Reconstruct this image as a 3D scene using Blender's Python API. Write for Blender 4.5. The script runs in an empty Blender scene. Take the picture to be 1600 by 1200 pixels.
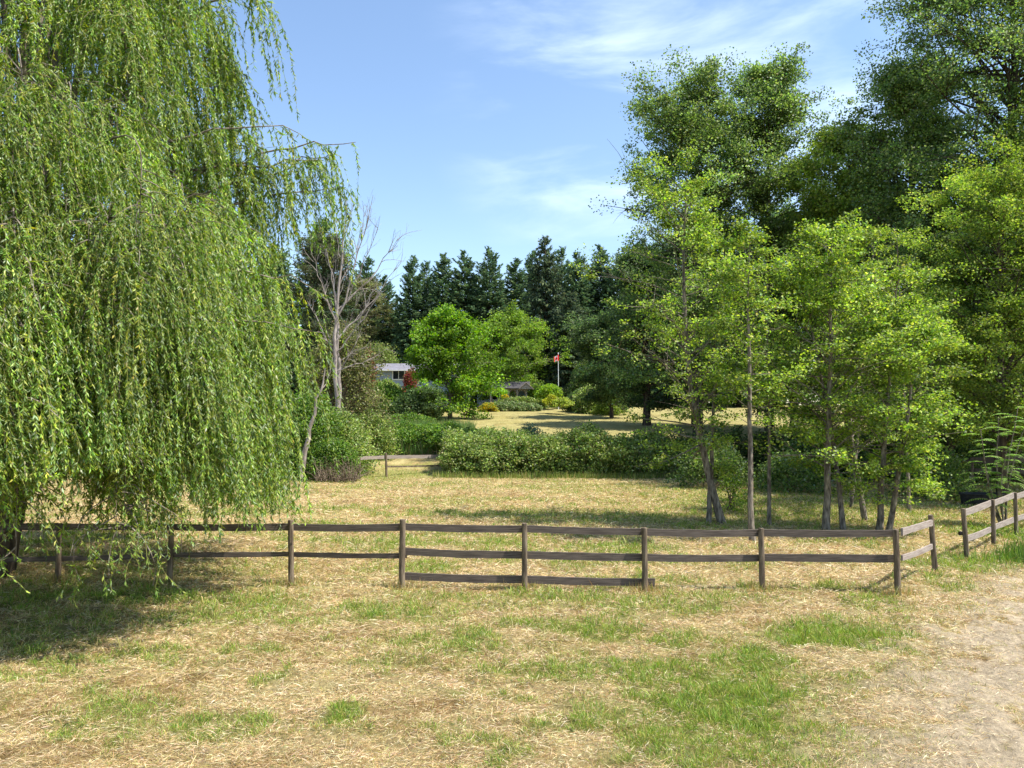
import bpy, math, numpy as np
from mathutils import Vector
R = math.radians
# ------------------------------------------------------------------ camera, sky, sun, exposure
scene = bpy.context.scene
C = scene.collection
CAMZ, PITCH, FPX = 3.43, math.atan(52/1110.0), 1110.0
cam_data = bpy.data.cameras.new('camera'); cam = bpy.data.objects.new('camera', cam_data); C.objects.link(cam)
cam.location = (0, 0, CAMZ); cam.rotation_euler = (R(90)+PITCH, 0, 0)
cam_data.sensor_width = 36; cam_data.lens = FPX/1600*36; cam_data.clip_end = 3000; cam_data.clip_start = 0.1
scene.camera = cam
SUN_EL, SUN_AZ = R(59), R(-16)          # azimuth counted from +X towards +Y
sd = bpy.data.lights.new('sun', 'SUN'); sd.energy = 5.0; sd.angle = R(0.5); sd.color = (1.0, 0.95, 0.86)
sun = bpy.data.objects.new('sun', sd); C.objects.link(sun); sun.location = (40, -11, 70)
sv = Vector((math.cos(SUN_EL)*math.cos(SUN_AZ), math.cos(SUN_EL)*math.sin(SUN_AZ), math.sin(SUN_EL)))
sun.rotation_euler = sv.to_track_quat('Z', 'Y').to_euler()
w = bpy.data.worlds.new('World'); scene.world = w; w.use_nodes = True
nt = w.node_tree; nt.nodes.clear()
def N(nt, t, **k):
    n = nt.nodes.new(t)
    for a, b in k.items(): setattr(n, a, b)
    return n
sky = N(nt, 'ShaderNodeTexSky', sky_type='NISHITA', sun_disc=False)
sky.sun_elevation = SUN_EL; sky.sun_rotation = R(90) - SUN_AZ; sky.altitude = 50; sky.air_density = 1.15; sky.dust_density = 0.5; sky.ozone_density = 2.2
bg = N(nt, 'ShaderNodeBackground'); bg.inputs[1].default_value = 0.135
out = N(nt, 'ShaderNodeOutputWorld')
tc = N(nt, 'ShaderNodeTexCoord'); mp = N(nt, 'ShaderNodeMapping'); mp.inputs['Scale'].default_value = (1.6, 1.6, 6.5); mp.inputs['Rotation'].default_value = (0, R(14), 0)
nz = N(nt, 'ShaderNodeTexNoise'); nz.inputs['Scale'].default_value = 2.4; nz.inputs['Detail'].default_value = 9; nz.inputs['Roughness'].default_value = 0.56; nz.inputs['Distortion'].default_value = 0.35
cr = N(nt, 'ShaderNodeMapRange', interpolation_type='SMOOTHSTEP'); cr.inputs[1].default_value = 0.40; cr.inputs[2].default_value = 0.78; cr.inputs[4].default_value = 0.50
mx = N(nt, 'ShaderNodeMix', data_type='RGBA'); mx.inputs['B'].default_value = (5.8, 6.6, 7.6, 1)
# the thin cirrus lies to the right of the view: weight it by direction
vd = N(nt, 'ShaderNodeVectorMath', operation='DOT_PRODUCT'); vd.inputs[1].default_value = Vector((0.25, 0.96, 0.47)).normalized()
cr2 = N(nt, 'ShaderNodeMapRange', interpolation_type='SMOOTHSTEP'); cr2.inputs[1].default_value = 0.935; cr2.inputs[2].default_value = 0.99
mu = N(nt, 'ShaderNodeMath', operation='MULTIPLY')
L = nt.links.new
L(tc.outputs['Generated'], mp.inputs['Vector']); L(mp.outputs[0], nz.inputs['Vector']); L(nz.outputs[0], cr.inputs[0])
L(tc.outputs['Generated'], vd.inputs[0]); L(vd.outputs['Value'], cr2.inputs[0]); L(cr.outputs[0], mu.inputs[0]); L(cr2.outputs[0], mu.inputs[1])
L(mu.outputs[0], mx.inputs['Factor']); L(sky.outputs[0], mx.inputs['A']); L(mx.outputs['Result'], bg.inputs[0]); L(bg.outputs[0], out.inputs[0])
scene.view_settings.view_transform = 'Standard'; scene.view_settings.look = 'None'
scene.view_settings.exposure = 0.93; scene.view_settings.gamma = 1
scene.render.engine = 'CYCLES'
scene.cycles.max_bounces = 6; scene.cycles.diffuse_bounces = 3; scene.cycles.transmission_bounces = 3; scene.cycles.glossy_bounces = 2

# ------------------------------------------------------------------ helpers
rng = np.random.default_rng(7)
def ray(px, py):
    u, v = (px-800)/FPX, (600-py)/FPX
    return np.array([u, math.cos(PITCH)-v*math.sin(PITCH), math.sin(PITCH)+v*math.cos(PITCH)])
def W(px, py, Y):                       # where a feature of the photo lies at depth Y
    d = ray(px, py); return d*(Y/d[1])+np.array([0, 0, CAMZ])
def G(px, py):                          # ... on the level field
    d = ray(px, py); t = -CAMZ/d[2]; return np.array([d[0]*t, d[1]*t, 0.0])
def vnoise(x, y, seed=0):
    xi = np.floor(x).astype(np.int64); yi = np.floor(y).astype(np.int64); fx = x-xi; fy = y-yi
    fx = fx*fx*(3-2*fx); fy = fy*fy*(3-2*fy)
    def h(a, b):
        n = (a*374761393 + b*668265263 + seed*982451653) & 0x7fffffff
        n = ((n ^ (n >> 13))*1274126177) & 0x7fffffff
        n = n ^ (n >> 16)
        return (n & 0xffff)/65535.0
    return (h(xi, yi)*(1-fx)+h(xi+1, yi)*fx)*(1-fy)+(h(xi, yi+1)*(1-fx)+h(xi+1, yi+1)*fx)*fy
def fbm(x, y, seed=0, o=4):
    s = 0; a = 0.5; t = 0
    for i in range(o):
        s = s+a*vnoise(x, y, seed+i*17); t += a; a *= 0.5; x = x*2.03+11.3; y = y*2.03+5.7
    return s/t
def sst(a, b, x):
    t = np.clip((x-a)/(b-a), 0, 1); return t*t*(3-2*t)
HY = [-500, 42, 46, 52, 60, 68, 90, 110, 160, 600]; HZ = [0, 0, 0.55, 1.85, 2.6, 3.1, 4.6, 5.2, 6.2, 9.0]
def H(x, y):
    x = np.asarray(x, float); y = np.asarray(y, float)
    big = (fbm(x*0.13+40, y*0.13+40, 5, 3)-0.5)*0.22*sst(4, 10, y)
    s = (np.interp(y-0.8, HY, HZ)+np.interp(y, HY, HZ)+np.interp(y+0.8, HY, HZ))/3
    return s+big*np.clip(1-np.exp(-((y-14.2)/2.5)**2)*0.8, 0, 1)
def HH(x, y): return float(H(x, y))
def unit(v): return v/np.maximum(np.linalg.norm(v, axis=-1, keepdims=True), 1e-9)

class Acc:
    def __init__(s): s.V = []; s.F = []; s.K = []; s.n = 0
    def add(s, V, F, col=None):
        V = np.asarray(V, float); s.V.append(V); s.F.append(np.asarray(F, np.int64)+s.n); s.n += len(V)
        if col is not None: s.K.append(np.broadcast_to(np.asarray(col, float), (len(V), 3)))
def obj(name, acc, mat, parent=None, smooth=False, origin=None):
    V = np.concatenate(acc.V); me = bpy.data.meshes.new(name)
    org = np.array(origin if origin is not None else (0, 0, 0), float); q = parent if origin is None else None
    while q is not None: org = org+np.array(q.location); q = q.parent
    V = V-org
    fs = [np.asarray(f) for f in acc.F]
    me.vertices.add(len(V)); me.vertices.foreach_set('co', V.astype(np.float32).ravel())
    loops = np.concatenate([f.ravel() for f in fs]); sizes = np.concatenate([np.full(len(f), f.shape[1]) for f in fs])
    starts = np.concatenate([[0], np.cumsum(sizes)[:-1]])
    me.loops.add(len(loops)); me.loops.foreach_set('vertex_index', loops.astype(np.int32))
    me.polygons.add(len(sizes)); me.polygons.foreach_set('loop_start', starts.astype(np.int32))
    me.polygons.foreach_set('use_smooth', np.full(len(sizes), bool(smooth)))
    me.update(calc_edges=True)
    if acc.K:
        K = np.concatenate(acc.K); a = me.color_attributes.new('col', 'FLOAT_COLOR', 'POINT')
        a.data.foreach_set('color', np.c_[np.clip(K, 0, 1), np.ones(len(K))].astype(np.float32).ravel())
    me.materials.append(mat)
    o = bpy.data.objects.new(name, me); C.objects.link(o)
    if parent is not None: o.parent = parent
    elif origin is not None: o.location = origin
    return o
def tag(o, label=None, cat=None, group=None, kind=None):
    for k, v in (('label', label), ('category', cat), ('group', group), ('kind', kind)):
        if v: o[k] = v
    return o
def thing(name, loc, label, cat, group=None):
    o = bpy.data.objects.new(name, None); C.objects.link(o); o.location = [float(a) for a in loc]; o.empty_display_size = 0.3
    return tag(o, label, cat, group)
def dup(root, loc, rotz, scale, label, group=None):
    r = root.copy(); C.objects.link(r); r.location = [float(a) for a in loc]; r.rotation_euler = (0, 0, rotz); r.scale = scale; r['label'] = label
    if group: r['group'] = group
    for ch in list(root.children):
        c = ch.copy(); C.objects.link(c); c.parent = r
        for g in list(ch.children):
            d = g.copy(); C.objects.link(d); d.parent = c
    return r
def tube(path, rad, sides=6, cap=True):
    P = np.asarray(path, float); K = len(P); rad = np.broadcast_to(np.asarray(rad, float), (K,))
    T = unit(np.gradient(P, axis=0)); ref = np.array([0.0, 0, 1]) if abs(T[0][2]) < 0.9 else np.array([1.0, 0, 0])
    A = unit(np.cross(T, ref)); B = np.cross(T, A)
    a = np.arange(sides)/sides*2*math.pi
    V = (P[:, None]+(A[:, None]*np.cos(a)[None, :, None]+B[:, None]*np.sin(a)[None, :, None])*rad[:, None, None]).reshape(-1, 3)
    i = np.arange(K-1)[:, None]*sides; j = np.arange(sides)[None]; j2 = (j+1) % sides
    F = np.stack([i+j, i+sides+j, i+sides+j2, i+j2], -1).reshape(-1, 4)
    return V, F
def add_tube(acc, path, rad, sides=6, col=None):
    V, F = tube(path, rad, sides); acc.add(V, F, col)
    if np.max(rad) > 0.012 and sides > 4:
        K = len(path); c = V[-sides:].mean(0); n0 = acc.n
        acc.add(np.vstack([V[-sides:], c]), [[k, sides, (k+1) % sides] for k in range(sides)], col)
def add_box(acc, c, half, rx=None, col=None, jit=0):
    c = np.array(c, float); h = np.array(half, float); s = np.array([[x, y, z] for x in (-1, 1) for y in (-1, 1) for z in (-1, 1)], float)*h
    if jit: s += rng.normal(0, jit, s.shape)
    if rx is not None: s = s@np.asarray(rx).T
    acc.add(s+c, [[0, 1, 3, 2], [4, 6, 7, 5], [0, 4, 5, 1], [2, 3, 7, 6], [0, 2, 6, 4], [1, 5, 7, 3]], col)
def rotz(a): c, s = math.cos(a), math.sin(a); return np.array([[c, -s, 0], [s, c, 0], [0, 0, 1.0]])

def add_leaves(acc, P, D, Nn, Lh, Wd, col, mid=0.45, fold=0.12):
    S = unit(np.cross(D, Nn)); Nn = np.cross(S, D); Lh = np.broadcast_to(Lh, (len(P),))[:, None]; Wd = np.broadcast_to(Wd, (len(P),))[:, None]
    m = P+D*Lh*mid+Nn*Wd*fold
    V = np.stack([P, m+S*Wd*0.5, P+D*Lh, m-S*Wd*0.5], 1).reshape(-1, 3)
    acc.add(V, np.arange(len(P)*4).reshape(-1, 4), np.repeat(col, 4, 0))
def leafcols(n, pal, wts, jit=0.18, r=rng):
    pal = np.array(pal); i = r.choice(len(pal), n, p=np.array(wts)/sum(wts)); k = pal[i]*(1+r.normal(0, jit, (n, 1)))
    return np.clip(k*(1+r.normal(0, 0.07, (n, 3))), 0.004, 1)
def clump_leaves(acc, centers, spread, per, size, pal, wts, up=0.7, flat=0.55, aspect=0.75, r=rng, shift=None, gap=0, gap_size=None):
    """leaf-sized faces scattered round twig points"""
    if gap:                                  # whole sprays missing here and there
        f = 1/(gap_size or 4.8*np.mean(spread)); c = centers; nn_ = 0.6*vnoise(c[:, 0]*f+c[:, 2]*f*0.55+31, c[:, 2]*f*1.25-c[:, 1]*f*0.6+17, 3)+0.4*vnoise(c[:, 0]*f*2.1-c[:, 1]*f, c[:, 2]*f*2.6+c[:, 1]*f, 8)
        kp = (nn_ > gap) | (shift > 5); shift = shift % 10; centers = centers[kp]; spread = np.broadcast_to(spread, (len(c),))[kp]; shift = shift if shift is None else shift[kp]
    n = len(centers); tot = int(n*per); idx = r.integers(0, n, tot)
    g = r.normal(0, 1, (tot, 3)); g /= np.maximum(1, np.linalg.norm(g, axis=1, keepdims=True)/1.6)
    P = centers[idx]+g*np.array([1, 1, flat])*np.broadcast_to(spread, (n,))[idx][:, None]
    nn = unit(r.normal(0, 1, (tot, 3))+np.array([0, 0, up*1.6])); D = unit(np.cross(nn, r.normal(0, 1, (tot, 3))))
    ct = ((1+r.normal(0, 0.13, n))*(1 if shift is None else shift))[idx][:, None]
    col = leafcols(tot, pal, wts, r=r)*ct
    sz = size*r.uniform(0.65, 1.25, tot)
    add_leaves(acc, P, D, nn, sz, sz*aspect, col)

# ------------------------------------------------------------------ materials
def mat_new(name):
    m = bpy.data.materials.new(name); m.use_nodes = True; m.node_tree.nodes.clear()
    o = m.node_tree.nodes.new('ShaderNodeOutputMaterial'); return m, m.node_tree, o
def leaf_mat(name, trans=0.35, gloss=0.06, rough=0.38, boost=1.0):
    m, t, o = mat_new(name); l = t.links.new
    at = N(t, 'ShaderNodeAttribute', attribute_name='col')
    hs = N(t, 'ShaderNodeHueSaturation'); hs.inputs['Value'].default_value = 1.5*boost; hs.inputs['Saturation'].default_value = 1.12; hs.inputs['Hue'].default_value = 0.497
    df = N(t, 'ShaderNodeBsdfDiffuse'); tr = N(t, 'ShaderNodeBsdfTranslucent'); gl = N(t, 'ShaderNodeBsdfAnisotropic'); gl.inputs['Roughness'].default_value = rough
    m1 = N(t, 'ShaderNodeMixShader'); m1.inputs[0].default_value = trans; m2 = N(t, 'ShaderNodeMixShader'); m2.inputs[0].default_value = gloss
    l(at.outputs['Color'], df.inputs[0]); l(at.outputs['Color'], hs.inputs['Color']); l(hs.outputs[0], tr.inputs[0])
    l(df.outputs[0], m1.inputs[1]); l(tr.outputs[0], m1.inputs[2]); l(m1.outputs[0], m2.inputs[1]); l(gl.outputs[0], m2.inputs[2]); l(m2.outputs[0], o.inputs[0])
    return m
def rough_mat(name, c1, c2, scale=(8, 8, 8), detail=6, rough=0.85, bump=0.3, c3=None, coord='Object', spec=0.2, lo=0.38, hi=0.64):
    m, t, o = mat_new(name); l = t.links.new
    tc = N(t, 'ShaderNodeTexCoord'); mp = N(t, 'ShaderNodeMapping'); mp.inputs['Scale'].default_value = scale
    nz = N(t, 'ShaderNodeTexNoise'); nz.inputs['Scale'].default_value = 1; nz.inputs['Detail'].default_value = detail; nz.inputs['Roughness'].default_value = 0.62
    cr = N(t, 'ShaderNodeValToRGB'); e = cr.color_ramp.elements; e[0].position = lo; e[0].color = (*c1, 1); e[1].position = hi; e[1].color = (*c2, 1)
    if c3: k = e.new(min(0.99, hi+0.09)); k.color = (*c3, 1)
    b = N(t, 'ShaderNodeBsdfPrincipled'); b.inputs['Roughness'].default_value = rough; b.inputs['Specular IOR Level'].default_value = spec
    bp = N(t, 'ShaderNodeBump'); bp.inputs['Strength'].default_value = bump; bp.inputs['Distance'].default_value = 0.03
    l(tc.outputs[coord], mp.inputs[0]); l(mp.outputs[0], nz.inputs['Vector']); l(nz.outputs[0], cr.inputs[0]); l(cr.outputs[0], b.inputs['Base Color'])
    l(nz.outputs[0], bp.inputs['Height']); l(bp.outputs[0], b.inputs['Normal']); l(b.outputs[0], o.inputs[0]); return m
M = {}
M['willow'] = leaf_mat('willow_leaf', 0.45, 0.035, 0.5)
M['leaf'] = leaf_mat('broad_leaf', 0.45, 0.02, 0.5)
M['dark_leaf'] = leaf_mat('dark_leaf', 0.5, 0.025, 0.45)
M['needle'] = leaf_mat('conifer_needle', 0.25, 0.01, 0.6)
M['grass'] = leaf_mat('grass_blade', 0.30, 0.03, 0.5)
M['straw'] = leaf_mat('cut_straw', 0.25, 0.05, 0.5)
M['bark'] = rough_mat('grey_brown_bark', (0.07, 0.055, 0.042), (0.30, 0.255, 0.20), (14, 14, 3.5), 8, 0.9, 0.7, (0.36, 0.33, 0.26))
M['bark_dark'] = rough_mat('dark_bark', (0.025, 0.019, 0.014), (0.11, 0.085, 0.06), (9, 9, 1.8), 8, 0.9, 0.8)
M['bark_pale'] = rough_mat('pale_dead_wood', (0.17, 0.14, 0.125), (0.40, 0.35, 0.32), (7, 7, 2), 6, 0.85, 0.3)
M['twig'] = rough_mat('willow_twig', (0.13, 0.14, 0.035), (0.27, 0.26, 0.07), (5, 5, 5), 3, 0.8, 0.1)
M['brush'] = rough_mat('dry_brush', (0.09, 0.065, 0.045), (0.27, 0.21, 0.15), (5, 5, 5), 3, 0.9, 0.1)

# ------------------------------------------------------------------ ground sheet with the colour patches of the mown field
BL = []                                  # (x, y, rx, ry, green amount)
def blob(px0, px1, py0, py1, g):
    a = G(px0, (py0+py1)/2); b = G(px1, (py0+py1)/2); c = G((px0+px1)/2, py0); d = G((px0+px1)/2, py1)
    BL.append(((a[0]+b[0])/2, (c[1]+d[1])/2, abs(b[0]-a[0])/2, max(0.12, abs(c[1]-d[1])/2), g))
for b in [(1000, 1270, 1035, 1160, 1.0), (1180, 1470, 975, 1018, 1.0), (1130, 1240, 1015, 1055, 0.95), (1000, 1150, 1090, 1210, 0.75), (1180, 1370, 1075, 1100, 0.55),
          (680, 1240, 930, 950, 0.50), (850, 990, 972, 995, 0.85), (700, 780, 982, 1010, 0.7), (600, 760, 925, 950, 0.55), (640, 690, 990, 1012, 0.7), (1330, 1410, 930, 965, 0.65), (1440, 1530, 900, 930, 0.75),
          (1490, 1610, 868, 905, 0.95), (1520, 1620, 820, 850, 1.0), (1000, 1080, 1160, 1200, 0.8), (790, 850, 1150, 1200, 0.75), (500, 560, 1105, 1140, 0.85), (420, 450, 1050, 1075, 0.8),
          (60, 240, 1090, 1180, 0.6), (150, 170, 1060, 1100, 0.6), (240, 380, 1110, 1150, 0.6), (290, 470, 935, 960, 0.65), (220, 400, 955, 985, 0.6), (0, 200, 950, 1020, 0.45), (380, 600, 960, 985, 0.4),
          (625, 720, 878, 900, 0.75), (860, 930, 880, 898, 0.5), (1090, 1180, 875, 892, 0.4), (290, 480, 880, 905, 0.45), (770, 1060, 795, 822, 0.55), (1060, 1400, 775, 815, 0.6), (500, 620, 845, 862, 0.4), (560, 620, 880, 900, 0.45),
          (560, 690, 1030, 1048, 0.5), (880, 960, 1080, 1105, 0.4), (300, 400, 1030, 1052, 0.35), (560, 700, 1000, 1020, 0.35), (700, 900, 1000, 1020, 0.35), (1100, 1400, 1130, 1200, 0.3),
          (560, 640, 740, 752, 0.6), (820, 1100, 756, 768, 0.45), (640, 780, 775, 790, 0.4)]: blob(*b)
def gfield(x, y):
    """green, brown, bare-soil and bleached-straw shares of the turf"""
    n1 = fbm(x*0.34+3, y*1.25+9, 21, 5); n2 = fbm(x*1.7, y*2.6, 33, 4); n3 = fbm(x*5.1, y*6.1, 41, 3)
    g = sst(0.47, 0.64, n1*0.55+n2*0.45)*0.72
    wx = x+(fbm(x*1.3, y*1.3, 51, 3)-0.5)*0.9; wy = y+(fbm(x*1.3+50, y*1.3, 52, 3)-0.5)*0.7
    for cx, cy, rx, ry, a in BL:
        d = np.sqrt(((wx-cx)/(rx*1.15))**2+((wy-cy)/(ry*1.25))**2); g = np.maximum(g, a*sst(1.3, 0.45, d+(n2-0.5)*1.1+(n3-.5)*.6))
    g = g*(0.72+0.5*n3)
    far = sst(24, 40, y); g = g*(1-far*0.30)+far*0.12
    wl = np.exp(-(((x+9)/6)**2+((y-14)/5)**2)); g = np.maximum(g, wl*0.40*n2*1.7)
    shade = sst(3, 7, x)*sst(18, 22, y)*sst(40, 30, y); g = np.maximum(g, shade*sst(0.35, 0.6, n2)*0.6)
    lawn = sst(46, 52, y); g = g*(1-lawn)+lawn*(0.30+0.35*(n1-0.4))
    # worn track along the right edge
    cxp = np.interp(y, [3, 6.9, 9, 11, 14, 17, 30], [2.2, 4.0, 5.4, 6.9, 9.6, 12.8, 28])
    dd = x-cxp-(fbm(x*0.6, y*0.6, 61, 3)-0.5)*1.2
    track = sst(-2.3, 0.5, dd)*sst(4.2, 2.6, dd)*sst(19, 15, y)
    soil = track*sst(0.42, 0.50, n2*0.3+n3*0.38+0.22*fbm(x*13, y*13, 43, 2)+0.10*track)
    g = g*(1-track*0.7)
    br = sst(0.50, 0.66, fbm(x*0.9+70, y*1.5+7, 71, 4))*(1-g)*0.9
    br = br*(1-sst(30, 45, y)*0.3)
    bl = sst(0.50, 0.64, fbm(x*1.1+20, y*2.4+47, 81, 4))*(1-g)
    return np.clip(g, 0, 1), np.clip(br, 0, 1), np.clip(soil, 0, 1), np.clip(bl, 0, 1), n3
CS = np.array([0.43, 0.34, 0.16]); CG = np.array([0.18, 0.22, 0.035]); CB = np.array([0.29, 0.18, 0.07]); CD = np.array([0.54, 0.435, 0.295]); CP = np.array([0.50, 0.41, 0.20])
def gcolor(x, y):
    g, br, so, bl, n3 = gfield(x, y); c = CS[None]*(1-br[:, None])+CB[None]*br[:, None]
    c = c*(1-bl[:, None]*0.8)+CP*bl[:, None]*0.8; c = c*(1-g[:, None])+CG*g[:, None]; c = c*(1-so[:, None])+CD*so[:, None]
    return c*(0.80+0.40*n3[:, None]), g, br, so, bl
def axis_pts(segs):
    o = []
    for a, b, s in segs: o += list(np.arange(a, b-1e-6, s))
    return np.array(o+[segs[-1][1]])
xs = axis_pts([(-900, -200, 50), (-200, -60, 5), (-60, -20, 0.8), (-20, -13, 0.25), (-13, 13, 0.09), (13, 20, 0.25), (20, 60, 0.8), (60, 200, 5), (200, 900, 50)])
ys = axis_pts([(-600, -60, 30), (-60, 2, 2), (2, 6, 0.25), (6, 16, 0.07), (16, 28, 0.16), (28, 60, 0.4), (60, 130, 1.2), (130, 300, 10), (300, 1500, 60)])
X, Y = np.meshgrid(xs, ys); xf, yf = X.ravel(), Y.ravel()
def micro(x, y): return ((fbm(x*2.2, y*3.2, 91, 4)-0.5)*0.17+(fbm(x*7, y*8, 95, 2)-0.5)*0.07)*sst(60, 20, y)*sst(-2, 4, y)
Z = H(xf, yf)+micro(xf, yf)
a = Acc(); nx = len(xs); ii = (np.arange(len(ys)-1)[:, None]*nx+np.arange(nx-1)[None]).ravel()
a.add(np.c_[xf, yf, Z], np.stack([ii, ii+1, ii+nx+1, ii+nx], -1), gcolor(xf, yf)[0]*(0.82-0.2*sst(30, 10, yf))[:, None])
m, t, o = mat_new('mown_field'); l = t.links.new
at = N(t, 'ShaderNodeAttribute', attribute_name='col'); ge = N(t, 'ShaderNodeNewGeometry')
n1 = N(t, 'ShaderNodeTexNoise'); n1.inputs['Scale'].default_value = 11; n1.inputs['Detail'].default_value = 7; n1.inputs['Roughness'].default_value = 0.75
n2 = N(t, 'ShaderNodeTexNoise'); n2.inputs['Scale'].default_value = 1.1; n2.inputs['Detail'].default_value = 8; n2.inputs['Roughness'].default_value = 0.7
mr = N(t, 'ShaderNodeMapRange'); mr.inputs[1].default_value = 0.3; mr.inputs[2].default_value = 0.7; mr.inputs[3].default_value = 0.55; mr.inputs[4].default_value = 1.4
mr2 = N(t, 'ShaderNodeMapRange'); mr2.inputs[1].default_value = 0.35; mr2.inputs[2].default_value = 0.65; mr2.inputs[3].default_value = 0.86; mr2.inputs[4].default_value = 1.13
mu = N(t, 'ShaderNodeMath', operation='MULTIPLY'); vm = N(t, 'ShaderNodeVectorMath', operation='SCALE')
b = N(t, 'ShaderNodeBsdfPrincipled'); b.inputs['Roughness'].default_value = 0.95; b.inputs['Specular IOR Level'].default_value = 0.1
bp = N(t, 'ShaderNodeBump'); bp.inputs['Strength'].default_value = 0.9; bp.inputs['Distance'].default_value = 0.06
l(ge.outputs['Position'], n1.inputs['Vector']); l(ge.outputs['Position'], n2.inputs['Vector']); l(n1.outputs[0], mr.inputs[0]); l(n2.outputs[0], mr2.inputs[0])
l(mr.outputs[0], mu.inputs[0]); l(mr2.outputs[0], mu.inputs[1]); l(at.outputs['Color'], vm.inputs[0]); l(mu.outputs[0], vm.inputs['Scale'])
l(vm.outputs[0], b.inputs['Base Color']); l(n1.outputs[0], bp.inputs['Height']); l(bp.outputs[0], b.inputs['Normal']); l(b.outputs[0], o.inputs[0])
tag(obj('ground', a, m, smooth=True), kind='structure')

def field_samples(n, y0, y1, pw=1.0, side=0.80, r=rng):
    y = y0*(y1/y0)**(r.random(n)**pw); x = (r.random(n)*2-1)*(y*side+0.8); return x, y
def blades(name, n, y0, y1, mode, label_kind=True):
    x, y = field_samples(n, y0, y1); c, g, br, so, bl = gcolor(x, y); r = rng
    cl = fbm(x*7, y*7, 101, 2)
    if mode == 'up': keep = r.random(n) < (0.16+1.0*g)*(0.15+1.4*sst(0.38, 0.62, cl))*(1-so*0.9)
    else: keep = r.random(n) < np.clip(1.05-0.95*g, 0.05, 1)*(1-so*0.93)*(0.35+sst(0.3, 0.6, fbm(x*2.5, y*4, 111, 3)))
    x, y, c, g, br, so, bl, cl = [q[keep] for q in (x, y, c, g, br, so, bl, cl)]; n = len(x)
    z = H(x, y)+micro(x, y); sc = np.clip(y/9, 0.85, 3.2)
    az = r.random(n)*2*math.pi
    if mode == 'up':
        h = r.uniform(0.035, 0.105, n)*(0.7+1.1*g)*(0.6+0.8*cl)*np.clip(sc, 1, 1.5); lean = r.uniform(0.1, 1.1, n)
        D = np.c_[np.cos(az)*lean, np.sin(az)*lean, np.ones(n)]; wd = 0.0055*sc
        tall = r.random(n) < 0.015; h = np.where(tall, h*2.1, h)
    else:
        h = r.uniform(0.03, 0.12, n)*np.where(r.random(n) < .06, 1.8, 1)*np.clip(sc, 1, 1.9); D = np.c_[np.cos(az), np.sin(az)*0.75, r.normal(0.10, 0.20, n)]; wd = 0.0046*sc; z = z+r.uniform(0.0, 0.028, n)
    D = unit(D); S = unit(np.cross(D, unit(r.normal(0, 1, (n, 3))+np.array([0, -0.3, 0.6 if mode != 'up' else 0.1]))))
    P = np.c_[x, y, z-0.004]
    if mode == 'up':
        isg = r.random(n) < np.clip(g*1.2+0.08, 0, 0.95)
        gc = leafcols(n, [(0.16, 0.27, 0.028), (0.25, 0.345, 0.045), (0.38, 0.39, 0.09), (0.08, 0.17, 0.028)], [4, 4, 2.6, 2])
        sc2 = leafcols(n, [(0.48, 0.39, 0.15), (0.40, 0.27, 0.10), (0.58, 0.50, 0.26)], [4, 3, 2])
        K = np.where(isg[:, None], gc, sc2)
    else:
        K = leafcols(n, [(0.60, 0.455, 0.22), (0.78, 0.655, 0.42), (0.47, 0.32, 0.14), (0.30, 0.17, 0.08), (0.32, 0.32, 0.08), (0.14, 0.095, 0.055)], [3.6, 3.6, 2.8, 1.7, 0.8, 1.0])
        K = K*(1-0.35*br[:, None])+c*0.35*br[:, None]
    wd = np.broadcast_to(wd, (n,))*r.uniform(0.6, 1.4, n)
    tip = P+D*h[:, None]+np.c_[np.zeros((n, 2)), -h*0.15*(mode == 'up')]
    mid = P+D*h[:, None]*0.5+np.c_[np.zeros((n, 2)), h*0.05]
    V = np.stack([P, mid-S*wd[:, None]*0.5, tip, mid+S*wd[:, None]*0.5], 1).reshape(-1, 3)
    ac = Acc(); ac.add(V, np.arange(n*4).reshape(-1, 4), np.repeat(K, 4, 0))
    return ac
tag(obj('short_grass', blades('g', 900000, 5.2, 45, 'up'), M['grass']), kind='stuff')
tag(obj('straw_litter', blades('s', 1150000, 5.2, 40, 'flat'), M['straw']), kind='stuff')

# ------------------------------------------------------------------ rail fences
M['rail'] = rough_mat('weathered_rail_wood', (0.055, 0.042, 0.034), (0.18, 0.145, 0.12), (2.5, 60, 60), 9, 0.85, 0.35, (0.24, 0.215, 0.18), lo=0.3, hi=0.72)
M['rail_grey'] = rough_mat('pale_rail_wood', (0.17, 0.13, 0.11), (0.40, 0.345, 0.30), (2.5, 60, 60), 9, 0.85, 0.35, (0.56, 0.52, 0.45), lo=0.3, hi=0.7)  # paler grey rail wood, with the sun on the side rails painted in
M['post'] = rough_mat('round_post_wood', (0.075, 0.055, 0.038), (0.23, 0.18, 0.125), (16, 16, 2.2), 7, 0.9, 0.6, (0.36, 0.31, 0.24))
def fence_post(par, x, y, top, r=0.058, lean=(0, 0), mat='post'):
    z0 = HH(x, y)-0.35; r = r*0.95; k = 9; tt = np.linspace(0, 1, k)
    p = np.c_[x+lean[0]*(tt-0.2), y+lean[1]*(tt-0.2), z0+(top-z0)*tt]; p[:, :2] += rng.normal(0, 0.0025, (k, 2))
    rr = r*np.linspace(1.07, 0.94, k)*(1+rng.normal(0, 0.015, k)); ac = Acc(); V, F = tube(p, rr, 14); ac.add(V, F)
    top_ring = V[-14:]; c = top_ring.mean(0)+np.array([rng.normal(0, .004), 0, 0.012]); inner = c+(top_ring-c)*0.86+np.array([0, 0, 0.008])
    ac.add(np.vstack([top_ring, inner, c[None]]), [[i, (i+1) % 14, 14+(i+1) % 14, 14+i] for i in range(14)]); ac.n -= 29
    ac.add(np.zeros((0, 3)), np.array([[14+i, 14+(i+1) % 14, 28] for i in range(14)])); ac.n += 29
    return obj('post', ac, M[mat], par, smooth=False)
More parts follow.
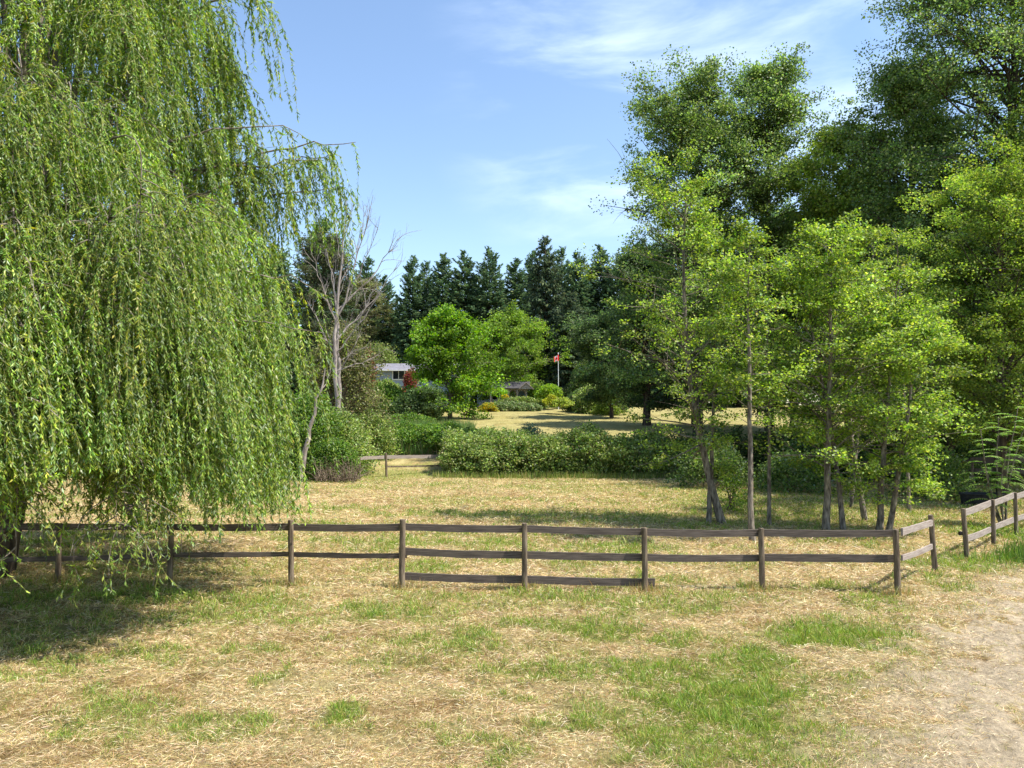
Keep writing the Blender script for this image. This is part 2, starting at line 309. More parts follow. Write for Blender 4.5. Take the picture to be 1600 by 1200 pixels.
def fence_rail(par, A, B, hh=0.075, th=0.02, mat='rail', wav=0.006):
    """a sawn board from A to B with slightly uneven edges, its own object turned along its length"""
    A = np.array(A, float); B = np.array(B, float); d = B-A; Ln = np.linalg.norm(d); K = 16; s = np.linspace(0, 1, K); xx = s*Ln
    sag = -np.sin(s*math.pi)*rng.uniform(0.0, 0.02); up = hh+rng.normal(0, wav, K).cumsum()*0.25+rng.normal(0, 0.0025, K); dn = -hh+rng.normal(0, wav, K).cumsum()*0.25+rng.normal(0, 0.0025, K)
    f = rng.normal(0, 0.0015, K)
    V = np.concatenate([np.c_[xx, np.full(K, -th)+f, dn+sag], np.c_[xx, np.full(K, -th)+f, up+sag], np.c_[xx, np.full(K, th)+f, up+sag], np.c_[xx, np.full(K, th)+f, dn+sag]])
    i = np.arange(K-1); F = np.concatenate([np.stack([i+a*K, i+1+a*K, i+1+b*K, i+b*K], -1) for a, b in ((0, 1), (1, 2), (2, 3), (3, 0))]+[np.array([[0, K, 2*K, 3*K], [K-1, 4*K-1, 3*K-1, 2*K-1]])])
    ac = Acc(); ac.add(V, F); o = obj('rail', ac, M[mat], origin=(0, 0, 0)); o.parent = par
    o.location = Vector(A)-par.location; o.rotation_euler = (0, -math.asin(d[2]/Ln), math.atan2(d[1], d[0])); return o
def nails(par, P):
    ac = Acc(); add_tube(ac, [P, P+np.array([0, -0.008, 0])], 0.006, 6); return ac
posts = [(-90, 908, 815), (90, 910, 826), (265, 915, 822), (455, 915, 813), (628, 921, 812), (820, 924, 818), (1008, 925, 825), (1191, 924, 826), (1403, 930, 828)]
fx = []
for px, pb, pt in posts:
    g = G(px, pb); fx.append((g[0], g[1], W(px, pt, g[1])[2]))
FRONT = thing('rail_fence', (fx[4][0], fx[4][1], 0), 'weathered brown post and rail fence crossing the mown field, three rails high mid-way', 'fence')
for i, (x, y, zt) in enumerate(fx): fence_post(FRONT, x, y, zt, 0.06 if i != 4 else 0.066, (rng.normal(0, 0.015), 0))
def rail_px(par, i, j, ya, yb, hh, e0=0, e1=0, back=0.085, mat='rail'):
    A = W(posts[i][0], ya, fx[i][1]+back); B = W(posts[j][0], yb, fx[j][1]+back); d = unit(B-A); fence_rail(par, A-d*e0, B+d*e1, hh, mat=mat)
top = [822, 823, 824, 823, 823, 826, 831, 832, 833]
for i in range(8):
    rail_px(FRONT, i, i+1, top[i]+rng.normal(0, .5), top[i+1], 0.068, -0.012, -0.004, 0.082+0.003*(i % 2))
mid = [(0, 1, 876, 873, .05), (1, 2, 873, 868, .05), (2, 3, 867, 866, .048), (3, 4, 866, 868, .048), (4, 5, 861, 867, .074), (5, 6, 867, 871, .074), (6, 7, 871, 872, .070), (7, 8, 871, 873, .070)]
for n_, (i, j, a_, b_, h_) in enumerate(mid): rail_px(FRONT, i, j, a_, b_, h_, -0.01 if n_ != 4 else 0.06, -0.008 if n_ != 3 else 0.10, 0.083+0.003*(n_ % 2)+(0.045 if n_ == 3 else 0))
rail_px(FRONT, 4, 5, 900, 905, 0.073, -0.01, -0.01, 0.084); rail_px(FRONT, 5, 6, 905, 910, 0.073, 0, 0.19, 0.087)
# return section beyond the corner post
g = G(1462, 896); z2 = W(1452, 805, g[1])[2]
fence_post(FRONT, g[0], g[1], z2, 0.06, (-0.10, 0))
q = np.array([0.06, -0.06, 0])
A0 = np.array([fx[8][0], fx[8][1], 0]); B0 = np.array([g[0]-0.1, g[1], 0])
for ya, yb, hh in ((831, 816, .07), (872, 853, .055)):
    A = W(1405, ya, fx[8][1]+0.05); B = W(1456, yb, g[1]); fence_rail(FRONT, A+np.array([0.05, 0, 0]), B+np.array([-.03, -0.05, 0]), hh, mat='rail_grey')
P2 = [(1511, 875, 795), (1553, 853, 781), (1588, 835, 770), (1640, 812, 757)]
f2 = [(G(a, b)[0], G(a, b)[1], W(a, c, G(a, b)[1])[2]) for a, b, c in P2]
SIDE = thing('rail_fence', (f2[0][0], f2[0][1], 0), 'silvery grey two-rail fence running off past the gap on the right', 'fence')
for k, (x, y, zt) in enumerate(f2): fence_post(SIDE, x, y, zt, 0.058, (-0.07 if k == 0 else 0.0, 0))
for (i, j, ya, yb) in ((0, 1, 802, 789), (1, 2, 788, 777), (2, 3, 777, 764)):
    for dy, hh in ((0, .075), (41-3*i, .07)):
        A = W(P2[i][0], ya+dy, f2[i][1]); B = W(P2[j][0], yb+dy-3, f2[j][1]); fence_rail(SIDE, A+np.array([.0, .085, 0]), B+np.array([.0, .085, 0]), hh, mat='rail_grey')
ac = Acc(); add_tube(ac, [np.array([f2[0][0]-0.12, f2[0][1]+.08, 0.62]), np.array([f2[0][0]+0.02, f2[0][1]+.08, 0.63])], 0.05, 8); obj('rail_stub', ac, M['rail'], SIDE)
# far opening in the hedge
gp = [(562, 748, 714), (604, 745, 708), (693, 741, 712)]
f3 = [(G(a, b)[0], G(a, b)[1], W(a, c, G(a, b)[1])[2]) for a, b, c in gp]
GATE = thing('rail_fence', (f3[1][0], f3[1][1], HH(f3[1][0], f3[1][1])), 'short greyed rail barrier across the track opening left of the bramble hedge', 'fence')
for x, y, zt in f3: fence_post(GATE, x, y, zt, 0.07, (rng.normal(0, .05), 0), 'post')
def rp(i, j, ya, yb, hh): fence_rail(GATE, W(gp[i][0], ya, f3[i][1]+.1), W(gp[j][0], yb, f3[j][1]+.1), hh, mat='rail_grey' if hh > 0.06 else 'post')
rp(0, 1, 716, 714, .09); rp(1, 2, 714, 713, .10); rp(1, 2, 729, 727, .05)
# shaded paddock fence under the right-hand trees
sp = [(1330, 764, 722), (1363, 762, 719), (1425, 763, 718), (1480, 764, 717), (1520, 766, 716), (1560, 768, 715), (1625, 770, 713)]
f4 = [(G(a, b)[0], G(a, b)[1], W(a, c, G(a, b)[1])[2]) for a, b, c in sp]
PAD = thing('rail_fence', (f4[3][0], f4[3][1], 0), 'dark paddock fence in deep shade behind the right-hand trees', 'fence')
for x, y, zt in f4: fence_post(PAD, x, y, zt, 0.075)
for i in range(6):
    for dz in (-0.1, -0.62): fence_rail(PAD, (f4[i][0], f4[i][1]+.1, f4[i][2]+dz), (f4[i+1][0], f4[i+1][1]+.1, f4[i+1][2]+dz), .09 if i < 4 else 0.14)

# ------------------------------------------------------------------ trees
def tpath(base, top, k=14, bow=(0, 0), wob=0.06, r=rng):
    t = np.linspace(0, 1, k)[:, None]; P = np.array(base)[None]*(1-t)+np.array(top)[None]*t
    P[:, 0] += np.sin(t[:, 0]*math.pi)*bow[0]; P[:, 1] += np.sin(t[:, 0]*math.pi)*bow[1]
    wv = r.normal(0, wob, (k, 2)).cumsum(0)*0.35; wv -= t*wv[-1]; P[:, :2] += wv; return P
def at_path(P, t):
    k = len(P)-1; f = min(max(t, 0), 0.9999)*k; i = int(f); return P[i]*(1-(f-i))+P[i+1]*(f-i)
def limb(p0, az, el, ln, curl, k=6, r=rng, wob=0.05):
    o = [np.array(p0)]; e = el; a_ = az; s = ln/(k-1)
    for i in range(k-1):
        o.append(o[-1]+s*np.array([math.cos(a_)*math.cos(e), math.sin(a_)*math.cos(e), math.sin(e)])); e += curl/(k-1)+r.normal(0, wob); a_ += r.normal(0, wob*1.5)
    return np.array(o)
def broadleaf(name, label, cat, base, top, prof, tr=0.12, limbs=45, start=0.25, el=(0.3, 0.9), curl=-0.25, subs=6, per=110, leaf=0.08, spread=0.28, flat=0.45, up=0.8,
              pal=None, wts=None, mat='leaf', bark='bark', bow=(0, 0), seed=0, group=None, aspect=0.75, twigs=True, sidebias=None, trunk_top=0.92, bare=0.0, limb_r=0.35, umin=0.28, gap=0.40):
    r = np.random.default_rng(1000+seed); base = np.array(base, float); top = np.array(top, float); Hh = top[2]-base[2]
    base = base.copy(); base[2] = HH(base[0], base[1])-0.06
    root = thing(name, base, label, cat, group); tp = top.copy(); 
    P = tpath(base, base+(tp-base)*trunk_top, 16, bow, 0.05*max(1, Hh/12), r)
    wood = Acc(); t = np.linspace(0, 1, 16); rad = tr*((1-t)**0.8*0.93+0.07); rad[0] *= 1.2; rad[1] *= 1.04
    add_tube(wood, P, rad, 10)
    cen = []; br = Acc(); lt = []
    for i in range(limbs):
        lt += [lt_]*(len(cen)-len(lt)) if i else []; lt_ = 1+r.normal(0, 0.16)
        f = start+(1-start)*((i+r.random())/limbs)**0.9; f = min(f, 0.985); p0 = at_path(P, f/1.0 if f < 0.98 else 0.98)
        az = i*2.39996+r.normal(0, 0.4); hfrac = f; ln = prof(f)*(r.uniform(0.45, 1.0) if r.random() < 0.6 else r.uniform(0.9, 1.2))
        if sidebias: ln *= 1+sidebias[1]*math.cos(az-sidebias[0])
        e = r.uniform(*el)+0.5*max(0, f-0.75)-0.35*max(0, start+0.15-f)/0.15; lp = limb(p0, az, e, ln, curl, 7, r)
        lr = max(0.012, tr*limb_r*(1-f*0.75)*min(1, ln/2)); add_tube(br, lp, lr*np.linspace(1, 0.22, 7), 5)
        if r.random() < bare: continue
        for s in range(subs):
            u = r.uniform(umin, 1.0); q0 = at_path(lp, u); sl = ln*r.uniform(0.2, 0.6)
            saz = math.atan2(*(lp[-1]-lp[0])[[1, 0]])+r.choice([-1, 1])*r.uniform(0.4, 1.3); sp_ = limb(q0, saz, e*0.6+r.uniform(-0.4, 0.7), sl, curl*0.6, 4, r)
            if twigs: add_tube(br, sp_, lr*0.32*np.linspace(1, 0.3, 4), 3)
            cen += [sp_[2], sp_[3], at_path(lp, min(1, u+0.1))]
        cen.append(lp[-1]); lt += [lt_]*(len(cen)-len(lt)-1)+[lt_+10]
    cen.append(P[-1]); cen.append(P[-1]+np.array([0, 0, 0.3*spread])); cen = np.array(cen); lt += [1.0]*(len(cen)-len(lt))
    lf = Acc(); clump_leaves(lf, cen, spread*r.uniform(0.45, 1.45, len(cen)), per, leaf, pal, wts, up, flat, aspect, r, np.array(lt), gap)
    tk = obj('trunk', wood, M[bark], root, smooth=True); obj('limbs', br, M[bark], tk)
    obj('crown', lf, M[mat], root); return root
ALD = [(0.20, 0.30, 0.045), (0.29, 0.40, 0.06), (0.10, 0.17, 0.035), (0.39, 0.46, 0.10), (0.27, 0.33, 0.15)]; ALW = [4, 3.5, 3, 1.6, 1]
COT = [(0.14, 0.215, 0.05), (0.20, 0.285, 0.07), (0.075, 0.13, 0.04), (0.27, 0.34, 0.11), (0.24, 0.30, 0.19)]; COW = [4, 3, 3, 1.2, 1]
COY = [(0.18, 0.26, 0.04), (0.24, 0.33, 0.055), (0.10, 0.165, 0.035), (0.31, 0.37, 0.09)]; COYW = [4, 3, 2, 1.5]
MAP = [(0.12, 0.23, 0.025), (0.18, 0.31, 0.035), (0.07, 0.15, 0.02), (0.26, 0.37, 0.055)]; MAW = [4, 3.5, 2.5, 1.5]
DRK = [(0.08, 0.135, 0.045), (0.125, 0.19, 0.06), (0.05, 0.085, 0.035), (0.18, 0.24, 0.08)]; DRW = [4, 3, 3, 1]

# --- the willow
WC = np.array([-11.2, 15.2])
def willow_prof(z): return np.interp(z, [0, 3, 6, 9.7, 12.5, 15, 17, 18.2], [6.4, 6.7, 6.9, 6.3, 5.3, 3.8, 2.0, 0.4])
def willow():
    r = np.random.default_rng(11); base = np.array([WC[0]-0.05, WC[1]+0.3, HH(*WC)-0.1])
    root = thing('weeping_willow', base, 'huge weeping willow with curtains of trailing leaves over the left end of the fence', 'tree')
    wood = Acc(); P = tpath(base, base+np.array([0.3, 0.2, 5.2]), 12, (0.25, 0), 0.04, r); rad = np.linspace(0.42, 0.27, 12); rad = rad*0.85; rad[0] = 0.43; rad[1] = 0.38; add_tube(wood, P, rad, 14)
    tips = []; br = Acc(); tw = Acc()
    for i in range(185):
        f = (i+0.5)/185; zt = 3.9+13.6*f**1.15+r.normal(0, 0.3); az = i*2.39996+r.normal(0, 0.25)
        fl = i % 6 == 5
        if fl: az = R(r.uniform(-112, -54)); zt = r.uniform(4.5, 12)
        if i % 5 == 2: az = R(r.uniform(-62, -22)); zt = r.uniform(3.6, 9.5)
        if i % 9 == 4: zt = r.uniform(3.0, 5.0)
        zt = min(zt, 17.8); rr = willow_prof(min(zt, 18))*r.uniform(0.55, 1.0)**0.6*0.855*(1.15 if -62 < math.degrees(math.atan2(math.sin(az), math.cos(az))) < -22 else 1)
        p0 = P[-1]*(1-0.3*f)+P[-4]*0.3*f; p0 = at_path(P, r.uniform(0.6, 1.0))
        end = np.array([WC[0]+math.cos(az)*rr, WC[1]+math.sin(az)*rr*(1.25 if math.sin(az) < 0 else 0.9), zt]); midp = p0*0.45+end*0.55+np.array([0, 0, 1.2+0.25*rr]); midp[:2] = p0[:2]*0.55+end[:2]*0.45
        t = np.linspace(0, 1, 10)[:, None]; lp = p0*(1-t)**2+2*midp*t*(1-t)+end*t*t; lp[1:-1] += r.normal(0, 0.07, (8, 3))
        Ld = r.uniform(0.25, 1.0)*max(0.3, min(6.5, zt-1.6)); sg = np.linspace(0.12, 1, 9)[:, None]; fwd = np.array([math.cos(az), math.sin(az), 0])
        dp_ = end+fwd*(0.9*np.sqrt(sg)-0.35*sg)*r.uniform(0.4, 1.1)+np.array([0, 0, -1.0])*Ld*sg**1.5+np.cumsum(r.normal(0, 0.06, (9, 3)), 0)*np.array([1, 1, 0.4])
        lp = np.vstack([lp, dp_])
        for it in range(4): lp[1:-1] = 0.25*lp[:-2]+0.5*lp[1:-1]+0.25*lp[2:]
        add_tube(br, lp, np.r_[(0.11 if i > 20 else 0.15)*np.linspace(1, 0.115, 10)**1.3+0.004, np.linspace(0.011, 0.004, 9)], 6)
        lt_ = 1+r.normal(0, 0.12)
        for s in range(43):                                           # arching side shoots
            u = 0.3+0.7*r.random()**0.85; q = at_path(lp, u); sa = az+r.normal(0, 1.0); sl = r.uniform(0.35, 1.25)
            
            if vnoise(np.array([az*2.6+q[0]*.25]), np.array([q[2]*0.75]), 66)[0] < 0.36 and r.random() < 0.8: continue
            sp_ = limb(q, sa, r.uniform(-0.5, 0.8), sl, -1.5, 6, r, 0.16); add_tube(br, sp_, np.linspace(0.012, 0.004, 6), 3); st_ = lt_*(1+r.normal(0, 0.18))
            for k in range(4 if u > 0.5 else 3):
                uu = r.uniform(0.3, 1.0); tips.append((at_path(sp_, uu), sa+r.normal(0, 0.7), st_))
    extra = []                                                        # the loose spray that reaches out over the snag, and the one at the top right
    for A, Bc, B, nn in [((-8, 16.2, 8.6), (-5.6, 16.6, 10.0), W(556, 222, 16.5), 26), ((-8, 16.2, 8.4), (-5.4, 16.4, 9.2), W(520, 235, 16.6), 34), ((-8, 15, 11), (-6.2, 15, 13.2), W(418, 12, 15), 26), ((-9, 14, 7.5), (-6.5, 13.6, 9.6), W(470, 210, 13.8), 24),
                         ((-8, 16, 9), (-5.6, 16.2, 9.3), W(500, 250, 16.3), 44), ((-8, 16, 8), (-5.2, 16.2, 8.6), W(530, 290, 16.4), 24), ((-9, 13, 6), (-6, 13.2, 6.8), W(495, 455, 13.6), 46), ((-9, 13, 5), (-6, 12.8, 5.6), W(505, 520, 13.5), 50)]:
        A, Bc, B = map(np.array, (A, Bc, B)); t = np.linspace(0, 1, 12)[:, None]; lp = A*(1-t)**2+2*Bc*t*(1-t)+B*t*t; lp[1:-1] += r.normal(0, 0.05, (10, 3)); add_tube(br, lp, np.linspace(0.04, 0.007, 12), 5)
        for k in range(nn): extra.append((at_path(lp, r.uniform(0.25, 1.0)), r.normal(0, 0.9), 1+r.normal(0, .15)))
    lf = Acc(); ns = 0
    for si, (q, sa, u) in enumerate(tips+extra):
        ex = si >= len(tips)
        if not ex and (q[0] < -17.5 or q[1] > 18.0) and r.random() < 0.55: continue
        zb = 1.0+1.0*vnoise(np.array([q[0]*0.9]), np.array([q[1]*0.9]), 3)[0]
        if ex: zb = q[2]-r.uniform(0.5, 2.3)
        if q[1] < 12: zb += 0.85+0.25*max(0, 11-q[1])
        ln = min(max(0.35, q[2]-zb), r.uniform(0.45, 1.9) if r.random() < 0.86 else r.uniform(1.6, 3.4)) if not ex else q[2]-zb
        k = max(5, int(ln/0.28)); s = np.linspace(0, 1, k); out = r.uniform(0.1, 0.6)*ln*(1-np.exp(-s*2.2)); sway = r.normal(0, 0.24)*s**1.3+0.05*np.sin(s*6+r.random()*6)
        pp = np.c_[q[0]+math.cos(sa)*out-math.sin(sa)*sway+0.07*s, q[1]+math.sin(sa)*out+math.cos(sa)*sway, q[2]+0.18*np.sin(np.minimum(s*5, math.pi))*(1-s)-ln*s**1.12]
        pp[:, 2] = np.maximum(pp[:, 2], 0.6+0.4*r.random())
        ns += 1; add_tube(tw, pp, np.linspace(0.0042, 0.0018, k), 3)
        nsz = float(np.clip(q[1]/14.5, 0.70, 1)); nl = int(ln/(0.024*nsz)); tt = np.sort(r.random(nl))*(k-1); i0 = np.minimum(tt.astype(int), k-2); fr = (tt-i0)[:, None]
        p = pp[i0]*(1-fr)+pp[i0+1]*fr; T = unit(pp[i0+1]-pp[i0]); a2 = r.random(nl)*2*math.pi
        sd_ = unit(np.c_[np.cos(a2), np.sin(a2), np.zeros(nl)]); D = unit(T*0.9+sd_*r.uniform(0.2, 1.5, nl)[:, None]+np.array([0, 0, -0.25]))
        nn = unit(np.cross(D, unit(np.cross(D, np.array([0, 0, 1.0])))+r.normal(0, 0.5, (nl, 3))))
        base_c = leafcols(nl, [(0.17, 0.28, 0.035), (0.255, 0.36, 0.05), (0.085, 0.16, 0.03), (0.37, 0.42, 0.08), (0.30, 0.37, 0.20)], [4, 3.2, 2.6, 1.2, 1.3], 0.15, r)*u
        if r.random() < 0.07: base_c = base_c*np.array([1.35, 1.12, 0.8])
        ll = r.uniform(0.075, 0.14, nl)*nsz; add_leaves(lf, p, D, nn, ll, ll*0.21+0.006, base_c, 0.42, 0.25)
    print('willow strands', ns, 'leaves', lf.n//4)
    tk = obj('trunk', wood, M['bark_dark'], root, smooth=True); o = obj('limbs', br, M['bark'], root); o = obj('trailing_twigs', tw, M['twig'], root); obj('crown', lf, M['willow'], root)
willow()

# --- alders beside the fence on the right
def alder(pb, yb, pt, yt, dep_off, width, label, seed, tr=0.10, start=0.28, limbs=46, bow=(0, 0), per=95, **k):
    tr = tr*0.84; b = G(pb, yb); tp = W(pt, yt, b[1]+dep_off)
    prof = lambda f: width*np.interp(f, [0, start, 0.45, 0.7, 0.9, 1], [0.5, 0.75, 1.1, 1.0, 0.7, 0.4])
    return broadleaf('alder_tree', label, 'tree', (b[0], b[1], 0), tp, prof, tr, limbs, start, (-0.1, 0.95), -0.1, 5, per*0.21, 0.088, 0.19, 0.42, 0.8, ALD, ALW, 'leaf', 'bark', bow, seed, 'slender alders behind the fence', bare=0.16, umin=0.42, gap=0.46, **k)
alder(1128, 818, 1068, 244, 0.3, 2.3, 'tallest of the slender alders, forked near its foot, leaning left over the field', 1, 0.15, 0.17, 84, (-0.5, 0), 120, sidebias=(math.pi, 0.25))
alder(1106, 818, 1120, 470, 0.5, 1.6, 'short dark alder stem close to the left foot of the tallest alder', 2, 0.10, 0.4, 30)
alder(1177, 850, 1172, 330, 0.2, 1.25, 'straight thin alder standing nearest the fence, bare up to mid height', 3, 0.10, 0.36, 52, (-0.1, 0), 70)
alder(1202, 823, 1198, 385, 0.3, 1.0, 'very thin straight alder just right of the one nearest the fence', 4, 0.075, 0.35, 40, (0, 0), 60)
alder(1291, 832, 1300, 345, 0.2, 2.1, 'thick grey alder with a broad lime green crown at the centre of the clump', 5, 0.13, 0.20, 80, (0, 0), 120)
alder(1316, 830, 1245, 420, 0.6, 1.9, 'darker alder stem touching the right side of the thick grey alder', 6, 0.10, 0.18, 56, (0.2, 0), 110)
alder(1352, 812, 1335, 400, 0.8, 1.9, 'pale alder curving left, between the thick grey stem and the sunlit pair', 7, 0.11, 0.18, 56, (-0.35, 0), 105)
alder(1373, 832, 1405, 400, 0.2, 1.8, 'sunlit straight alder forming the left half of the right-hand pair', 8, 0.115, 0.18, 64, (0, 0), 110)
alder(1387, 834, 1430, 478, -0.3, 1.5, 'alder leaning right from the foot of the sunlit pair', 9, 0.105, 0.16, 60, (0.1, 0), 110)
alder(1422, 802, 1400, 330, 1.2, 1.5, 'thin shaded alder with a bare pole-like top behind the right-hand pair', 10, 0.08, 0.35, 34, (0, 0), 70)
alder(1330, 796, 1370, 330, 0.5, 1.4, 'slim alder in shade behind the clump, thin top twigs bare', 26, 0.075, 0.35, 34, (0, 0), 70)

# --- tall cottonwoods behind them
def cotton(pc, yt, Yd, width, label, seed, pal=COT, wts=COW, start=0.2, limbs=95, per=62, leaf=0.17, tr=0.34, spread=0.62, ptop=None, shape=None, **k):
    x = W(pc, 600, Yd)[0]; tp = W(ptop or pc, yt, Yd)
    sh = shape or [0.5, 0.8, 1.0, 0.92, 0.62, 0.3]
    prof = lambda f: width*np.interp(f, [0, 0.25, 0.5, 0.75, 0.92, 1], sh)
    return broadleaf('cottonwood_tree', label, 'tree', (x, Yd, 0), tp, prof, tr, limbs, start, (0.15, 1.1), -0.1, 5, per*1.15, leaf*0.86, spread*0.70, 0.6, 0.6, pal, wts, k.pop('mat', 'dark_leaf'), 'bark_dark', (0, 0), seed, 'tall cottonwoods behind the alders', aspect=0.85, **k)
cotton(1088, 92, 45, 5.2, 'left of two twin-topped tall cottonwoods against the sky, its crown swelling left', 41, limbs=110, sidebias=(math.pi, 0.15))
cotton(1200, 78, 46, 4.6, 'right of two twin-topped tall cottonwoods, with the highest tip in the middle of the sky', 42, limbs=105)
cotton(1325, 178, 42, 4.4, 'yellow-green cottonwood filling the dip between the twin tops and the giant tree', 43, COY, COYW, limbs=90)
cotton(1425, 75, 38, 3.9, 'dark cottonwood bulging on the left flank of the giant tree', 44, limbs=100, leaf=0.15)
cotton(1578, -190, 37, 7.4, 'giant dark cottonwood at the right edge, rising out of the picture', 45, gap=0.3, limbs=175, per=62, leaf=0.15, tr=0.42, spread=0.6, sidebias=(math.pi, 0.05))
cotton(1560, 260, 29, 4.2, 'fresh green broadleaf tree in front of the giant cottonwood at the right edge', 46, COY, COYW, limbs=95, per=78, leaf=0.11, tr=0.2, spread=0.42, start=0.15, mat='leaf')
cotton(1690, 120, 33, 5.0, 'leafy cottonwood just outside the right edge', 47, COY, COYW, limbs=80, per=60, leaf=0.14)
cotton(1480, 350, 33, 3.0, 'slender green tree in the shade between the alders and the fresh green tree', 48, COT, COW, limbs=70, per=70, leaf=0.12, tr=0.15, spread=0.42, start=0.15)
cotton(1010, 395, 62, 4.2, 'dark round tree showing behind the left edge of the tallest alder', 49, DRK, DRW, limbs=80, per=60, leaf=0.2, start=0.1)
cotton(1085, 330, 60, 4.6, 'shadowy tree at the rear under the twin cottonwoods', 50, DRK, DRW, limbs=80, per=60, leaf=0.2, start=0.08)
cotton(1240, 330, 56, 5.4, 'deep green tree in the dark backdrop behind the very thin alder', 51, DRK, DRW, limbs=90, per=60, leaf=0.2, start=0.06)
cotton(1380, 320, 52, 5.4, 'deep green tree in the dark backdrop behind the sunlit alder pair', 52, DRK, DRW, limbs=90, per=60, leaf=0.2, start=0.06)
cotton(1520, 330, 48, 5.4, 'deep green tree in the dark backdrop behind the paddock fence', 53, DRK, DRW, limbs=90, per=60, leaf=0.2, start=0.06)
cotton(1650, 330, 45, 5.4, 'deep green tree at the far right end of the dark backdrop', 54, DRK, DRW, limbs=80, per=60, leaf=0.2, start=0.06)
cotton(955, 500, 72, 3.6, 'low dark tree shading the lawn right of the flagpole', 55, DRK, DRW, limbs=70, per=60, leaf=0.22, start=0.08, tr=0.2)

# --- the two maples on the lawn
def maple(pc, yb, yt, Yd, width, label, seed, pal=MAP, **k):
    x = W(pc, 600, Yd)[0]; prof = lambda f: width*np.interp(f, [0, 0.2, 0.4, 0.7, 0.9, 1], [0.8, 0.98, 1.0, 0.85, 0.5, 0.25])
    return broadleaf('maple_tree', label, 'tree', (x, Yd, 0), W(pc, yt, Yd), prof, k.pop('tr', 0.22), 85, 0.09, (-0.1, 0.95), 0.0, 5, k.pop('per', 46), 0.21, 0.46, 0.6, 0.7, pal, MAW, 'leaf', 'bark', (0, 0), seed, aspect=0.9, **k)
maple(703, 657, 494, 70, 4.35, 'round bright green maple alone on the lawn, in front of the house', 61)
maple(793, 640, 490, 96, 6.0, 'looser green maple overhanging the gazebo', 62, [(0.14, 0.23, 0.03), (0.20, 0.31, 0.045), (0.09, 0.16, 0.025), (0.28, 0.37, 0.07)], sidebias=(0, 0.2))
cotton(672, 615, 66, 1.6, 'dark foliage standing in for the shade below the round maple', 63, DRK, DRW, limbs=40, per=60, leaf=0.15, tr=0.07, spread=0.35, start=0.05)  # dark leaves put where there is only shade under the maple

# --- conifers
def conifer_mesh(name, seed, Ht=24.0, Rb=4.2, nwh=44, nb=8, droop=0.35, pal=None, weep=0.0):
    r = np.random.default_rng(2000+seed); root = thing(name, (0, 0, 0), 'conifer', 'tree', None)
    wood = Acc(); P = tpath((0, 0, -0.4), (0, 0, Ht*0.985), 12, (0, 0), 0.03, r); add_tube(wood, P, np.linspace(0.36, 0.03, 12), 8)
    br = Acc(); lf = Acc(); Pl, Dl, Ll = [], [], []
    for i in range(nwh):
        f = (i+0.4)/nwh; z = Ht*(0.05+0.94*f**0.93); Rr = Rb*1.42*(1-f)**0.60*(1 if f > 0.1 else 0.85)*(1-0.2*(1-f))+0.10
        for j in range(nb if f < 0.85 else 5):
            az = j*2*math.pi/nb+i*0.7+r.normal(0, 0.25); ln = Rr*r.uniform(0.6, 1.13)
            zz = z; z = min(Ht*0.985, zz+r.normal(0, 0.3)); 
            lp = limb((at_path(P, z/Ht)[0], at_path(P, z/Ht)[1], z), az, 0.1+0.75*f**2+r.normal(0, 0.14), ln, -droop-0.5*(1-f)+0.0, 5, r, 0.04)
            z = zz; lp[-1][2] += 0.12*ln*(0.5+f); add_tube(br, lp, np.linspace(0.05*(1-f)+0.012, 0.008, 5), 3)
            nq = int(12+ln*15); u = r.uniform(0.08, 1, nq)**0.8*3.999; i0 = u.astype(int); fr = (u-i0)[:, None]; p = lp[i0]*(1-fr)+lp[i0+1]*fr
            T = unit(lp[i0+1]-lp[i0]); Sd = unit(np.cross(T, [0, 0, 1.0])); sg = r.choice([-1, 1], nq)[:, None]
            D = unit(T*0.8+Sd*sg*r.uniform(0.1, 1.0, (nq, 1))+np.array([0, 0, -0.35-weep])*r.uniform(0.2, 1.3, (nq, 1)))
            Pl.append(p+r.normal(0, 0.06, p.shape)); Dl.append(D); Ll.append(r.uniform(0.35, 0.85, nq)*(0.62+0.5*(1-f)))
    P_, D_, L_ = np.concatenate(Pl), np.concatenate(Dl), np.concatenate(Ll); n = len(P_)
    nn = unit(r.normal(0, 0.5, (n, 3))+np.array([0, 0, 1.0])); col = leafcols(n, pal or [(0.11, 0.18, 0.09), (0.17, 0.25, 0.11), (0.065, 0.115, 0.07), (0.23, 0.30, 0.12)], [4, 3, 3, 1.2], 0.2, r)
    add_leaves(lf, P_, D_, nn, L_, L_*0.42, col, 0.4, 0.3)
    tk = obj('trunk', wood, M['bark_dark'], root, smooth=True); obj('branches', br, M['bark_dark'], root); obj('crown', lf, M['needle'], root); return root
protos = [conifer_mesh('spruce_tree', i, 24, [4.0, 4.5, 3.8][i], [54, 52, 56][i], 10) for i in range(3)]
weep = conifer_mesh('spruce_tree', 9, 24, 3.7, 52, 9, 0.55, [(0.08, 0.12, 0.065), (0.12, 0.16, 0.075), (0.045, 0.07, 0.045), (0.17, 0.20, 0.09)], 0.9)
used = set(); con = 'dark spruces in a row behind the lawn'
